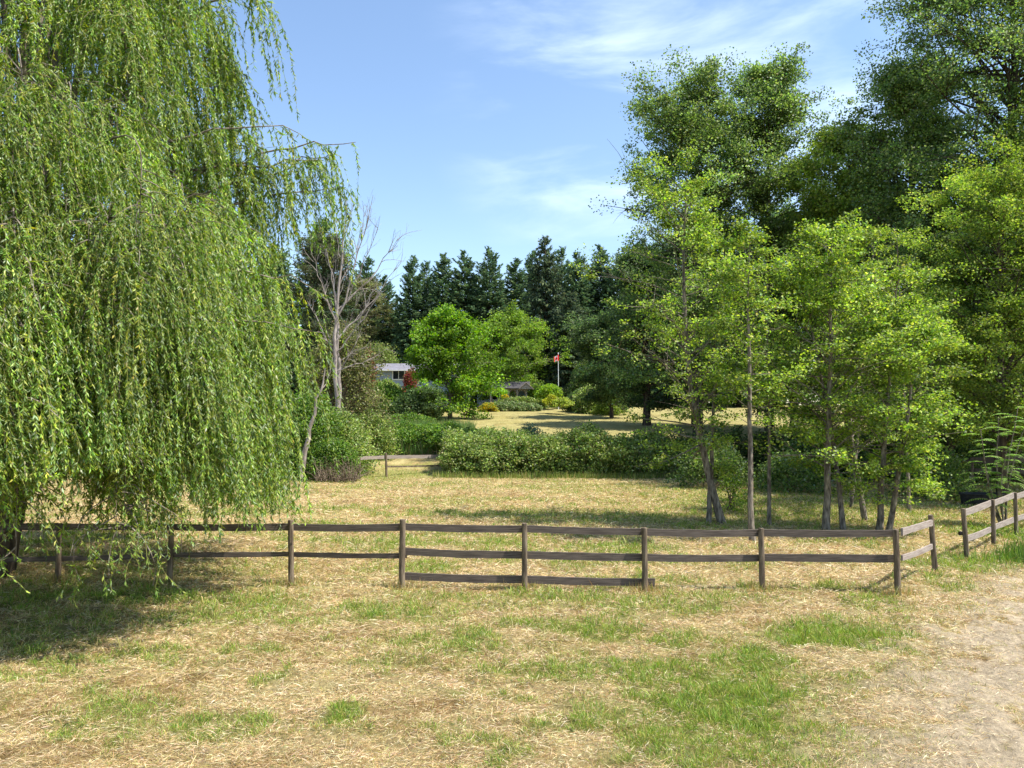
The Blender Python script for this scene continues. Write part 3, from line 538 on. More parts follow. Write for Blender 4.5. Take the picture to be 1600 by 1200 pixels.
CON = [(645, 400, 112, .86, 'leftmost tall spruce of the dark row, standing by the open sky'), (667, 410, 116, .8, 'thin second spruce from the left in the dark row'), (692, 394, 112, .95, 'bushy spruce rising behind the left half of the round maple'),
       (726, 394, 113, 1.05, 'blunt-topped spruce rising behind the right half of the round maple'), (765, 388, 112, .95, 'sharp-pointed spruce just right of the round maple'), (806, 403, 114, 1.0, 'broad spruce behind the gazebo maple'),
       (832, 392, 118, .9, 'spruce half hidden by the left side of the tallest spruce'), (878, 388, 118, .9, 'spruce directly behind the flagpole'), (902, 392, 112, .95, 'spruce first to the right of the tallest one'),
       (938, 384, 114, 1.0, 'pointed spruce at mid distance between flagpole and the alders'), (968, 398, 112, 1.0, 'spruce half covered by the left sprays of the tallest alder'), (1003, 372, 110, 1.1, 'spruce behind the dark round tree at the left of the alders'),
       (785, 440, 122, 0.9, 'rear spruce filling the gap right of the sharp-pointed one'), (745, 432, 122, 0.9, 'rear spruce filling the gap left of the sharp-pointed one'), (708, 440, 122, .9, 'rear spruce glimpsed between the first bushy spruces'), (918, 420, 123, .9, 'rear spruce glimpsed right of the tallest spruce'),
       (573, 402, 122, 1.0, 'dark spruce directly behind the bare dead tree'), (548, 430, 118, 1.0, 'low spruce between the dead tree and the willow'), (602, 432, 124, .95, 'small spruce behind the house roof'), (622, 470, 118, 0.9, 'small far spruce in the gap left of the dark row'),
       (505, 340, 80, 1.05, 'tall brownish spruce half hidden by the willow edge'), (1045, 395, 100, 1.1, 'spruce behind the upper trunk of the tallest alder'), (1150, 400, 98, 1.1, 'spruce in the gap under the twin cottonwoods'), (430, 380, 85, 1.1, 'spruce fully behind the willow curtain'), (360, 400, 90, 1.1, 'spruce deep behind the willow trunk side')]
for k, (px, yt, Yd, ws, lab) in enumerate(CON):
    tp = W(px, yt, Yd); z0 = HH(tp[0], Yd); s = (tp[2]-z0)/24.0; pr = protos[k % 3]
    if k < 3: o = pr; o.location = (tp[0], Yd, z0); o.scale = (ws, ws, s); o['label'] = lab; o['group'] = con
    else: o = dup(pr, (tp[0], Yd, z0), 0.9*k, (ws, ws, s), lab, con)
tp = W(852, 368, 104); z0 = HH(tp[0], 104); weep.location = (tp[0], 104, z0); weep.scale = (1.0, 1.0, (tp[2]-z0)/24); weep['label'] = 'tallest spruce with drooping grey-green boughs, left of the flagpole'
tp = W(893, 455, 98); z0 = HH(tp[0], 98); dup(weep, (tp[0], 98, z0), 2.0, (0.85, 0.85, (tp[2]-z0)/24), 'shorter drooping grey-green spruce right behind the flagpole')
del used
# distant wood that closes the horizon on both sides
def mass(name, n, x0, x1, y0, y1, h0, h1, pal, wts, leaf, mat, seed, zoff=None):
    r = np.random.default_rng(3000+seed); cx = r.uniform(x0, x1, n); cy = r.uniform(y0, y1, n); hh = r.uniform(h0, h1, n); ac = Acc(); cen = []; spd = []
    for i in range(n):
        k = 26; u = r.random(k); zz = hh[i]*u; rr = 3.4*(1-u)**0.6*r.uniform(0.3, 1, k); aa = r.random(k)*6.28
        cen.append(np.c_[cx[i]+np.cos(aa)*rr, cy[i]+np.sin(aa)*rr, H(cx[i], cy[i])+zz]); spd.append(np.full(k, 0.8))
    clump_leaves(ac, np.concatenate(cen), np.concatenate(spd), 15, leaf, pal, wts, 0.6, 1.2, 0.7, r); return obj(name, ac, M[mat])
tag(mass('far_wood', 210, -190, 190, 128, 165, 13, 19, DRK, DRW, 0.7, 'needle', 1), kind='stuff')
tag(mass('far_wood', 60, 40, 110, 62, 110, 14, 20, DRK, DRW, 0.6, 'needle', 2), kind='stuff')
tag(mass('far_wood', 60, 13, 60, 96, 122, 10, 16, DRK, DRW, 0.55, 'needle', 4), kind='stuff')
tag(mass('far_wood', 80, -110, -34, 60, 110, 12, 18, DRK, DRW, 0.6, 'needle', 3), kind='stuff')

# ------------------------------------------------------------------ shrubs, hedge, brush
def bush(name, label, cat, c, rad, nclump, per, leaf, pal, wts, spread=0.25, mat='leaf', seed=0, group=None, stems=8, up=0.6, z0=None, aspect=0.75, lump=0.25, kind=None, stemmat='brush'):
    r = np.random.default_rng(4000+seed); c = np.array([c[0], c[1], HH(c[0], c[1]) if z0 is None else z0]); root = thing(name, c, label, cat, group)
    a_ = r.random(nclump)*2*math.pi; zz = r.random(nclump)**0.8; q = np.sqrt(np.maximum(0.0, 1-zz**2))*0.35+0.65*np.sqrt(1-zz**2.6); rr = q*r.random(nclump)**0.28*(1+lump*(vnoise(a_*2.2, zz*4, 7+seed)-0.5)*2)
    cen = np.c_[c[0]+np.cos(a_)*rr*rad[0], c[1]+np.sin(a_)*rr*rad[1], c[2]+zz*rad[2]*(1+lump*(vnoise(a_*3, zz*0+seed, 9)-0.5))*0.95+0.05]
    lf = Acc(); clump_leaves(lf, cen, spread, per, leaf, pal, wts, up, 0.8, aspect, r)
    st = Acc()
    for i in range(stems):
        e = cen[r.integers(0, nclump)]; b0 = c+np.array([r.normal(0, .12*rad[0]), r.normal(0, .12*rad[1]), -0.05]); m_ = (b0+e)/2+np.array([0, 0, 0.25*rad[2]]); t = np.linspace(0, 1, 6)[:, None]
        add_tube(st, b0*(1-t)**2+2*m_*t*(1-t)+e*t*t, np.linspace(0.03, 0.008, 6)*max(1, rad[2]/2), 4)
    if stems: obj('stems', st, M[stemmat], root)
    obj('foliage', lf, M[mat], root); return root
BRA = [(0.20, 0.285, 0.06), (0.29, 0.37, 0.095), (0.11, 0.17, 0.045), (0.42, 0.47, 0.23), (0.27, 0.26, 0.10)]; BRW = [4, 3, 3, 1.3, 1]
LUSH = [(0.10, 0.19, 0.03), (0.15, 0.25, 0.04), (0.06, 0.12, 0.025), (0.22, 0.30, 0.06)]; LUW = [4, 3, 2, 1.5]
# bramble hedge: one long continuous thicket
def hedge(name, label, pts, width, ht, ncl, per, leaf, pal, wts, seed, spread=0.22, hv=0.32):
    r = np.random.default_rng(5000+seed); pts = np.array(pts, float); s = np.r_[0, np.cumsum(np.linalg.norm(np.diff(pts, axis=0), axis=1))]
    u = r.random(ncl)*s[-1]; x = np.interp(u, s, pts[:, 0]); y = np.interp(u, s, pts[:, 1]); hm = ht*(1+hv*(fbm(u*0.45, u*0+seed, 15, 4)-0.5)*2)
    th = r.random(ncl)*math.pi; q = r.random(ncl)**0.35; bul = 1+0.35*(fbm(u*0.8, th*1.2, 19+seed, 3)-0.5)*2
    X_ = x; Y_ = y-np.cos(th)*width*q*bul*0.5; Z_ = H(X_, Y_)*0+H(x, y)+np.sin(th)**0.7*hm*q*bul+0.03
    Z_ = np.maximum(Z_, H(X_, Y_)+0.08)
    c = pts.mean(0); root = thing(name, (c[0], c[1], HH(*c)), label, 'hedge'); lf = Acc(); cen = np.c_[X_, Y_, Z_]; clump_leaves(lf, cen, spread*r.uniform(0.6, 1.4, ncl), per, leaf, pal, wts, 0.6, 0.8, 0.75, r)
    st = Acc()
    for i in range(int(s[-1]*9)):                   # canes arching out of the top and front
        e = cen[r.integers(0, ncl)]; b0 = np.array([e[0]+r.normal(0, .5), e[1]+r.normal(0.2, .3), HH(e[0], e[1])]); m_ = (b0+e)/2+np.array([r.normal(0, .3), 0, 0.6]); e = e+np.array([r.normal(0, .4), -0.1, r.uniform(-.1, .35)]); t = np.linspace(0, 1, 6)[:, None]
        add_tube(st, b0*(1-t)**2+2*m_*t*(1-t)+e*t*t, np.linspace(0.018, 0.006, 6), 3)
    obj('canes', st, M['brush'], root); obj('foliage', lf, M['leaf'], root); return root
hedge('bramble_hedge', 'long dense bramble hedge across the far side of the mown field', [(W(695, 700, 42.5)[0], 43), (2, 43.2), (10.5, 42.6)], 4.2, 2.25, 2600, 46, 0.14, BRA, BRW, 1)
hedge('bramble_hedge', 'bramble hedge darkened with painted shade, continuing behind the alder trunks', [(9.5, 41.5), (20, 40), (36, 38)], 4.0, 2.2, 2200, 38, 0.15, [(0.06, 0.10, 0.025), (0.09, 0.14, 0.035), (0.04, 0.065, 0.02), (0.14, 0.17, 0.06)], [4, 3, 3, 1], 2)  # bramble palette darkened to paint in the shade of the trees
hedge('wild_hedge', 'lush green bank of reeds and nettles behind the rail barrier', [(W(575, 700, 52)[0], 52), (W(690, 700, 50)[0], 50), (W(760, 700, 48)[0], 48)], 5.5, 1.15, 1500, 40, 0.16, LUSH, LUW, 3)
def tallgrass(name, n, fx_, seed, pal, wts, h0, h1, wd, kind='stuff', mat='grass'):
    r = np.random.default_rng(6000+seed); x, y = fx_(r, n); n = len(x); z = H(x, y)-0.02; az = r.random(n)*6.28; ln = r.uniform(0.05, 0.5, n); D = unit(np.c_[np.cos(az)*ln, np.sin(az)*ln, np.ones(n)]); h = r.uniform(h0, h1, n)
    ac = Acc(); add_leaves(ac, np.c_[x, y, z], D, unit(r.normal(0, 1, (n, 3))+np.array([0, -1, 0])), h, wd, leafcols(n, pal, wts, 0.2, r), 0.35, 0.3); return tag(obj(name, ac, M[mat]), kind=kind)
def f_front(r, n):
    x = r.uniform(-4.5, 36, n); return x, 40.7+r.normal(0, 0.35, n)-0.07*(x-8)*(x > 8)
tallgrass('tall_grass', 9000, f_front, 1, [(0.20, 0.26, 0.05), (0.35, 0.33, 0.12), (0.12, 0.18, 0.03)], [3, 2, 2], 0.15, 0.5, 0.03)
def f_reed(r, n): 
    x = r.uniform(-12.5, -3, n); return x, r.uniform(47.5, 56, n)
tallgrass('tall_grass', 16000, f_reed, 2, [(0.11, 0.22, 0.05), (0.17, 0.28, 0.06), (0.24, 0.30, 0.10), (0.30, 0.29, 0.16)], [3, 3, 2, 1], 0.5, 1.3, 0.045)
def f_post(r, n):
    i = r.integers(0, len(fx), n); X_ = np.array([f[0] for f in fx])[i]; Y_ = np.array([f[1] for f in fx])[i]; return X_+r.normal(0, .22, n), Y_+r.normal(0, .16, n)
tallgrass('tall_grass', 1900, f_post, 3, [(0.22, 0.27, 0.06), (0.5, 0.38, 0.16), (0.42, 0.28, 0.11)], [2.5, 3, 2], 0.08, 0.30, 0.009)
def f_edge(r, n):
    a = np.array([11.0, 17.0]); b = np.array([19.0, 23.5]); t = r.random(n)[:, None]; p = a*(1-t)+b*t+r.normal(0, .35, (n, 2))+np.array([0.7, -0.3]); return p[:, 0], p[:, 1]
tallgrass('tall_grass', 9000, f_edge, 4, LUSH, LUW, 0.1, 0.35, 0.02)
def at(px, Yd): return (W(px, 600, Yd)[0], Yd)
# thicket between willow and house
OLV = [(0.14, 0.165, 0.045), (0.20, 0.22, 0.075), (0.085, 0.105, 0.035), (0.25, 0.23, 0.12), (0.13, 0.10, 0.055)]; OLW = [3, 3, 3, 2, 1.5]
B = 'overgrown shrubs between the willow and the house'
bush('wild_shrub', 'leafy shrub against the left of the brown dead brush, by the willow edge', 'shrub', at(478, 40), (2.0, 1.8, 4.4), 280, 60, 0.14, LUSH, LUW, 0.4, seed=1, group=B)
bush('wild_shrub', 'bright bushy shrub growing over the top of the dry brush pile', 'shrub', at(528, 42), (2.1, 1.8, 3.6), 300, 60, 0.14, BRA, BRW, 0.38, seed=2, group=B)
bush('wild_shrub', 'tall olive shrub wrapped round the foot of the dead tree', 'shrub', at(535, 48), (3.0, 2.4, 8.2), 460, 48, 0.16, OLV, OLW, 0.5, seed=3, group=B, stems=40)
bush('wild_shrub', 'dull brown twiggy shrub right of the dead tree, under its branches', 'shrub', at(553, 54), (1.3, 1.6, 6.6), 240, 40, 0.16, OLV, OLW, 0.5, seed=4, group=B, stems=50)
bush('wild_shrub', 'low green weedy shrub growing through the dry brush pile', 'shrub', at(520, 38.6), (1.7, 0.9, 1.9), 120, 55, 0.12, LUSH, LUW, 0.26, seed=14, group=B)
bush('wild_shrub', 'mid green shrub at the left end of the reed bank', 'shrub', at(572, 47), (1.9, 1.6, 2.6), 220, 55, 0.14, BRA, BRW, 0.34, seed=5, group=B)
bush('garden_shrub', 'smooth bright green shrub in front of the house corner', 'shrub', at(603, 68), (2.2, 2.0, 3.3), 260, 60, 0.17, LUSH, LUW, 0.35, seed=6)
bush('garden_shrub', 'dark glossy shrub under the house window', 'shrub', at(604, 88), (3.0, 2.0, 3.0), 260, 55, 0.22, BRA, BRW, 0.5, seed=7)
RED = [(0.30, 0.06, 0.05), (0.40, 0.13, 0.12), (0.18, 0.05, 0.04), (0.15, 0.14, 0.04)]; RW = [3, 2, 2, 3]
bush('red_shrub', 'crimson leaved shrub beside the house window', 'shrub', at(641, 86), (0.9, 0.9, 4.9), 90, 50, 0.2, RED, RW, 0.32, seed=8)
bush('red_shrub', 'rusty red vine-like shrub at the left end of the house', 'shrub', at(575, 78), (0.8, 0.8, 6.6), 120, 36, 0.18, RED, RW, 0.32, seed=9)
bush('garden_shrub', 'pale green treetop shrub showing above the house roof', 'shrub', at(588, 108), (4.5, 2.5, 9.0), 300, 45, 0.3, [(0.20, 0.26, 0.07), (0.26, 0.31, 0.10), (0.13, 0.18, 0.05)], [3, 3, 2], 0.7, seed=10)
bush('garden_shrub', 'dark rounded shrub in shade left of the round maple trunk', 'shrub', at(645, 66), (1.9, 1.5, 2.6), 150, 50, 0.18, DRK, DRW, 0.35, seed=11)
bush('garden_shrub', 'yellow-green low border shrub on the slope beneath the house', 'shrub', at(635, 60), (2.6, 1.4, 0.9), 150, 50, 0.14, LUSH, LUW, 0.2, seed=12)
bush('wild_shrub', 'grey-green weed clump on the hedge top near the lawn', 'shrub', at(825, 46), (1.2, 0.8, 2.3), 90, 50, 0.12, [(0.22, 0.28, 0.17), (0.16, 0.22, 0.11)], [1, 1], 0.22, seed=13)
# garden by the gazebo
bush('garden_shrub', 'low leafy border hedge in front of the gazebo', 'shrub', at(812, 88.0), (3.6, 0.8, 1.3), 220, 45, 0.18, BRA, BRW, 0.2, seed=20)
bush('garden_shrub', 'pale flowering border plants along the lawn edge', 'shrub', at(800, 84), (3.4, 0.7, 0.9), 200, 45, 0.16, [(0.22, 0.29, 0.12), (0.32, 0.36, 0.2), (0.13, 0.2, 0.05)], [3, 2, 3], 0.18, seed=21)
bush('flower_clump', 'orange-yellow flowers at the left end of the lawn border', 'flowers', at(764, 82), (1.1, 0.6, 0.8), 90, 45, 0.16, [(0.55, 0.38, 0.03), (0.55, 0.45, 0.06), (0.2, 0.28, 0.05)], [2, 1.5, 4], 0.18, seed=22)
bush('topiary_tree', 'round lime green clipped tree left of the flagpole foot', 'tree', at(858, 86), (1.5, 1.2, 1.2), 130, 55, 0.18, [(0.2, 0.33, 0.03), (0.27, 0.40, 0.05), (0.12, 0.2, 0.03)], [3, 2, 1.5], 0.25, seed=23, z0=HH(5, 86)+1.6)
bush('topiary_tree', 'yellow cloud-pruned shrub at the foot of the flagpole', 'shrub', at(861, 79), (0.8, 0.6, 1.0), 60, 50, 0.15, [(0.32, 0.35, 0.04), (0.38, 0.40, 0.06)], [1, 1], 0.16, seed=24, z0=HH(4, 79)+0.9)
bush('topiary_tree', 'flat-topped yellow-green cloud-pruned shrub just right of the yellow one', 'shrub', at(878, 78), (1.1, 0.8, 0.7), 70, 50, 0.15, [(0.28, 0.36, 0.06), (0.36, 0.42, 0.1)], [1, 1], 0.18, seed=25, z0=HH(5, 78)+0.9)
for px, Yd, z in ((858, 86, 2.4), (852, 79, 1.4), (877, 78, 1.3)): pass
bush('garden_shrub', 'dark low shrub right of the flagpole foot', 'shrub', at(905, 82), (2.0, 1.2, 2.2), 150, 50, 0.18, DRK, DRW, 0.3, seed=26)
bush('garden_shrub', 'mid green mounded shrub on the right part of the lawn border', 'shrub', at(930, 80), (2.6, 1.4, 2.9), 190, 50, 0.18, BRA, BRW, 0.35, seed=27)
bush('garden_shrub', 'light green shrub where the border meets the shaded lawn', 'shrub', at(952, 77), (1.6, 1.2, 1.9), 120, 50, 0.18, [(0.24, 0.32, 0.06), (0.16, 0.23, 0.04)], [1, 1], 0.25, seed=28)
bush('garden_shrub', 'deep green shrub beside the gazebo, left of the lime tree', 'shrub', at(845, 92), (1.9, 1.2, 2.6), 120, 50, 0.2, [(0.1, 0.19, 0.03), (0.15, 0.26, 0.04)], [1, 1], 0.32, seed=29)
bush('garden_shrub', 'tall layered green shrub behind the flagpole to the right', 'shrub', at(925, 88), (3.4, 2.0, 5.8), 260, 45, 0.22, [(0.10, 0.16, 0.04), (0.16, 0.23, 0.05), (0.06, 0.09, 0.03)], [3, 2, 2], 0.5, seed=30)
# under the right-hand trees
for k, (px, Yd, rx, ht, lab) in enumerate([(1110, 35, 1.8, 2.2, 'leafy undergrowth bush behind the foot of the tallest alder'), (1235, 33, 1.6, 1.6, 'low bush in shade behind the very thin alder'), (1455, 30, 1.5, 1.9, 'broad dark bush in front of the paddock fence'),
                                           (1500, 38, 3.0, 3.0, 'spreading bush behind the paddock fence'), (1590, 36, 3.0, 3.4, 'bush in deep shade at the right end of the paddock fence'), (1400, 40, 3.0, 3.2, 'dark bush behind the sunlit pair of alders'), (1300, 39, 3.0, 2.6, 'dark bush behind the thick grey alder')]):
    bush('undergrowth_bush', lab, 'shrub', at(px, Yd), (rx, rx*0.8, ht), int(70*rx), 45, 0.13, COT, COW, 0.32, seed=40+k, group='undergrowth below the right-hand trees')
g = G(1133, 800); bush('alder_sucker', 'small leafy sucker at the right foot of the tallest alder', 'shrub', (g[0]+.2, g[1]), (0.7, 0.5, 1.3), 26, 45, 0.09, ALD, ALW, 0.2, seed=60)

# young sumac with long pinnate leaves at the right-hand fence
def sumac():
    r = np.random.default_rng(77); g = G(1590, 822); base = np.array([g[0]-0.2, g[1]+0.3, HH(g[0], g[1])-.05]); root = thing('young_sumac', base, 'young sumac with long feathery leaves behind the grey side fence', 'tree'); wd = Acc(); lf = Acc()
    tips = [W(a, b, g[1]+c) for a, b, c in ((1560, 655, .2), (1532, 672, -.2), (1590, 640, .3), (1575, 700, -.3), (1600, 670, 0), (1545, 740, .1))]
    for tpp in tips:
        P = tpath(base+np.array([r.normal(0, .12), 0, 0]), tpp, 8, (-0.15, 0), 0.03, r); add_tube(wd, P, np.linspace(0.035, 0.012, 8), 6)
        for q in range(11):
            az = q*2.4+r.normal(0, .3); fr = limb(at_path(P, 1-0.055*q), az, 0.5-0.02*q, r.uniform(0.5, 0.8), -1.1, 8, r, .03); add_tube(wd, fr, np.linspace(0.006, 0.003, 8), 3)
            for u in np.linspace(0.15, 1, 11):
                p = at_path(fr, u); T = unit(fr[-1]-fr[0]); S = unit(np.cross(T, [0, 0, 1.0]))
                for sg in (-1, 1):
                    D = unit(S*sg+T*0.35+np.array([0, 0, -.25])); L_ = 0.16*math.sin(0.5+u*2.1); add_leaves(lf, p[None], D[None], unit(np.array([[0, 0, 1.0]])+r.normal(0, .15, (1, 3))), L_, L_*0.34, leafcols(1, [(0.17, 0.30, 0.06), (0.24, 0.37, 0.09)], [1, 1], r=r))
    tk = obj('trunk', wd, M['bark'], root); obj('crown', lf, M['leaf'], root)
sumac()

# dead tree with a pale bare crown
def dead_tree(name, label, base, segs, tr, seed, limbs, mat='bark_pale'):
    r = np.random.default_rng(7000+seed); P = np.array(segs); base = P[0]; root = thing(name, base, label, 'tree'); tk = Acc(); K = 14; t = np.linspace(0, 1, len(P)); tt = np.linspace(0, 1, K)
    Pp = np.c_[np.interp(tt, t, P[:, 0]), np.interp(tt, t, P[:, 1]), np.interp(tt, t, P[:, 2])]; Pp[1:-1, :2] += r.normal(0, 0.06, (K-2, 2)); add_tube(tk, Pp, tr*np.linspace(1, 0.12, K), 9)
    br = Acc()
    for (u, end, rr) in limbs:
        p0 = at_path(Pp, u); end = np.array(end); m_ = (p0+end)/2+np.array([r.normal(0, .12), r.normal(0, .2), -0.08*np.linalg.norm(end-p0)]); s = np.linspace(0, 1, 9)[:, None]; lp = p0*(1-s)**2+2*m_*s*(1-s)+end*s*s; lp[1:-1] += r.normal(0, 0.05, (7, 3))
        add_tube(br, lp, np.linspace(rr, rr*0.18, 9), 5); az = math.atan2(end[1]-p0[1], end[0]-p0[0])
        for q in range(10):
            ln = np.linalg.norm(end-p0)*r.uniform(0.12, 0.4); el = math.atan2(end[2]-p0[2], np.linalg.norm((end-p0)[:2]))
            sp_ = limb(at_path(lp, r.uniform(.2, .98)), az+r.normal(0, .7), el+r.normal(0.1, .5), ln, r.normal(0, .5), 6, r, .12); add_tube(br, sp_, np.linspace(rr*.35, rr*.1, 6), 3)
            for zq in range(3): add_tube(br, limb(at_path(sp_, r.uniform(.3, 1)), az+r.normal(0, 1), el+r.normal(0, .7), ln*.35, 0, 4, r, .12), rr*.09, 3)
    obj('trunk', tk, M[mat], root, smooth=True); obj('branches', br, M[mat], root)
Yd = 44.0
dead_tree('dead_tree', 'bare pale-barked dead tree with its twisted crown against the sky', None, [W(526, 640, Yd)-[0, 0, 3], W(524, 600, Yd), W(522, 520, Yd), W(530, 450, Yd), W(538, 360, Yd), W(540, 305, Yd)], 0.155, 1,
          [(0.40, W(583, 305, Yd), .07), (0.5, W(622, 372, Yd+1), .07), (0.48, W(592, 350, Yd), .05), (0.36, W(620, 418, Yd+1), .07), (0.55, W(498, 345, Yd), .05), (0.45, W(492, 400, Yd-1), .05), (0.6, W(575, 320, Yd+.5), .04), (0.32, W(598, 455, Yd), .05), (0.3, W(480, 470, Yd), .05),
           (0.25, W(606, 545, Yd), .04), (0.7, W(515, 300, Yd), .03), (0.22, W(570, 500, Yd), .04), (0.75, W(556, 300, Yd), .03)])
dead_tree('dead_tree', 'second bare dead stem close to the right of the dead tree', None, [W(528, 640, Yd+1)-[0, 0, 3], W(529, 600, Yd+1), W(528, 540, Yd+1), W(524, 470, Yd+1), W(519, 420, Yd+1)], 0.17, 2,
          [(0.5, W(560, 470, Yd+1), .04), (0.6, W(500, 430, Yd+1), .04), (0.75, W(545, 420, Yd+1), .03), (0.4, W(575, 540, Yd+1), .03)])
dead_tree('leaning_dead_trunk', 'pale dead trunk leaning right out of the willow edge', None, [W(470, 745, 36), W(480, 680, 36), W(492, 640, 36), W(504, 600, 36), W(508, 575, 36)], 0.14, 3, [(0.7, W(520, 560, 36.5), .03)])
# purple-brown tree behind the dead one
PUR = [(0.08, 0.09, 0.045), (0.12, 0.13, 0.06), (0.045, 0.06, 0.035), (0.09, 0.14, 0.05)]
cotton(506, 360, 58, 2.9, 'dull brown-green tree behind the dead tree and the willow edge', 64, PUR, [3, 3, 3, 2], limbs=70, per=46, leaf=0.18, tr=0.2, spread=0.5)
cotton(572, 428, 116, 5.0, 'olive tree rising behind the left part of the house roof', 65, OLV, OLW, limbs=70, per=50, leaf=0.2, tr=0.2, spread=0.5)

# pile of dry brush by the barrier
def brushpile():
    r = np.random.default_rng(88); c = np.array([*at(530, 37.6), 0]); root = thing('brush_pile', c, 'pile of dead brown brush and sticks under the shrubs left of the rail barrier', 'brush pile'); st = Acc(); fine = Acc()
    for i in range(330):
        p = c+np.array([r.uniform(-1.1, 0.95), r.uniform(-.7, 1.1), r.uniform(0, .15)]); az = r.random()*6.28; el = r.uniform(0.5, 1.5); lp = limb(p, az, el, r.uniform(0.4, 1.5), r.normal(-.5, .5), 5, r, .1)
        add_tube(st if i < 160 else fine, lp, np.linspace(.022 if i < 160 else .011, .005, 5), 4)
    obj('sticks', st, M['brush'], root); obj('dry_twigs', fine, M['brush'], root)
brushpile()
# black trough in the shade
g = G(1535, 789); TR = thing('water_trough', (g[0], g[1], 0), 'black oval stock trough in the shade beyond the side fence', 'trough'); a_ = np.linspace(0, 2*math.pi, 29)[:-1]
ac = Acc(); rings = [(0.78, 0.40, -0.02), (0.84, 0.45, 0.40), (0.88, 0.49, 0.42), (0.88, 0.49, 0.46), (0.80, 0.42, 0.46), (0.76, 0.38, 0.10)]
V = np.concatenate([np.c_[g[0]+np.cos(a_)*rx*1.0, g[1]+np.sin(a_)*ry, np.full(28, z)] for rx, ry, z in rings]); F = [[k*28+i, k*28+(i+1) % 28, (k+1)*28+(i+1) % 28, (k+1)*28+i] for k in range(5) for i in range(28)]
ac.add(V, F); M['trough'] = rough_mat('black_rubber', (0.012, 0.012, 0.013), (0.03, 0.03, 0.032), (6, 6, 6), 4, 0.6, 0.1); obj('basin', ac, M['trough'], TR, smooth=False)
ac = Acc(); ac.add(np.c_[g[0]+np.cos(a_)*.79, g[1]+np.sin(a_)*.41, np.full(28, .33)], [list(range(28))])
m, t, o = mat_new('trough_water'); b = N(t, 'ShaderNodeBsdfPrincipled'); b.inputs['Base Color'].default_value = (.02, .03, .03, 1); b.inputs['Roughness'].default_value = .05; t.links.new(b.outputs[0], o.inputs[0]); obj('water_surface', ac, m, TR)

# ------------------------------------------------------------------ house, gazebo, flag
M['siding'] = rough_mat('pale_blue_siding', (0.27, 0.33, 0.41), (0.35, 0.41, 0.50), (0.6, 0.6, 30), 3, 0.7, 0.3)
M['shingle'] = rough_mat('grey_shingles', (0.17, 0.165, 0.19), (0.30, 0.29, 0.33), (1.5, 9, 9), 6, 0.9, 0.5)
M['trim'] = rough_mat('white_trim', (0.68, 0.68, 0.66), (0.80, 0.80, 0.78), (3, 3, 3), 3, 0.6, 0.05)
M['wood_trim'] = rough_mat('greyed_cedar', (0.24, 0.19, 0.15), (0.45, 0.38, 0.31), (2, 12, 12), 5, 0.85, 0.3)
M['dark_roof'] = rough_mat('dark_shingle', (0.035, 0.033, 0.036), (0.085, 0.08, 0.085), (2, 9, 9), 6, 0.9, 0.4)
m, t, o = mat_new('window_glass'); b = N(t, 'ShaderNodeBsdfPrincipled'); b.inputs['Base Color'].default_value = (.015, .018, .022, 1); b.inputs['Roughness'].default_value = .06; t.links.new(b.outputs[0], o.inputs[0]); M['glass'] = m
def box_o(name, c, h, mat, par): ac = Acc(); add_box(ac, c, h); return obj(name, ac, M[mat], par)
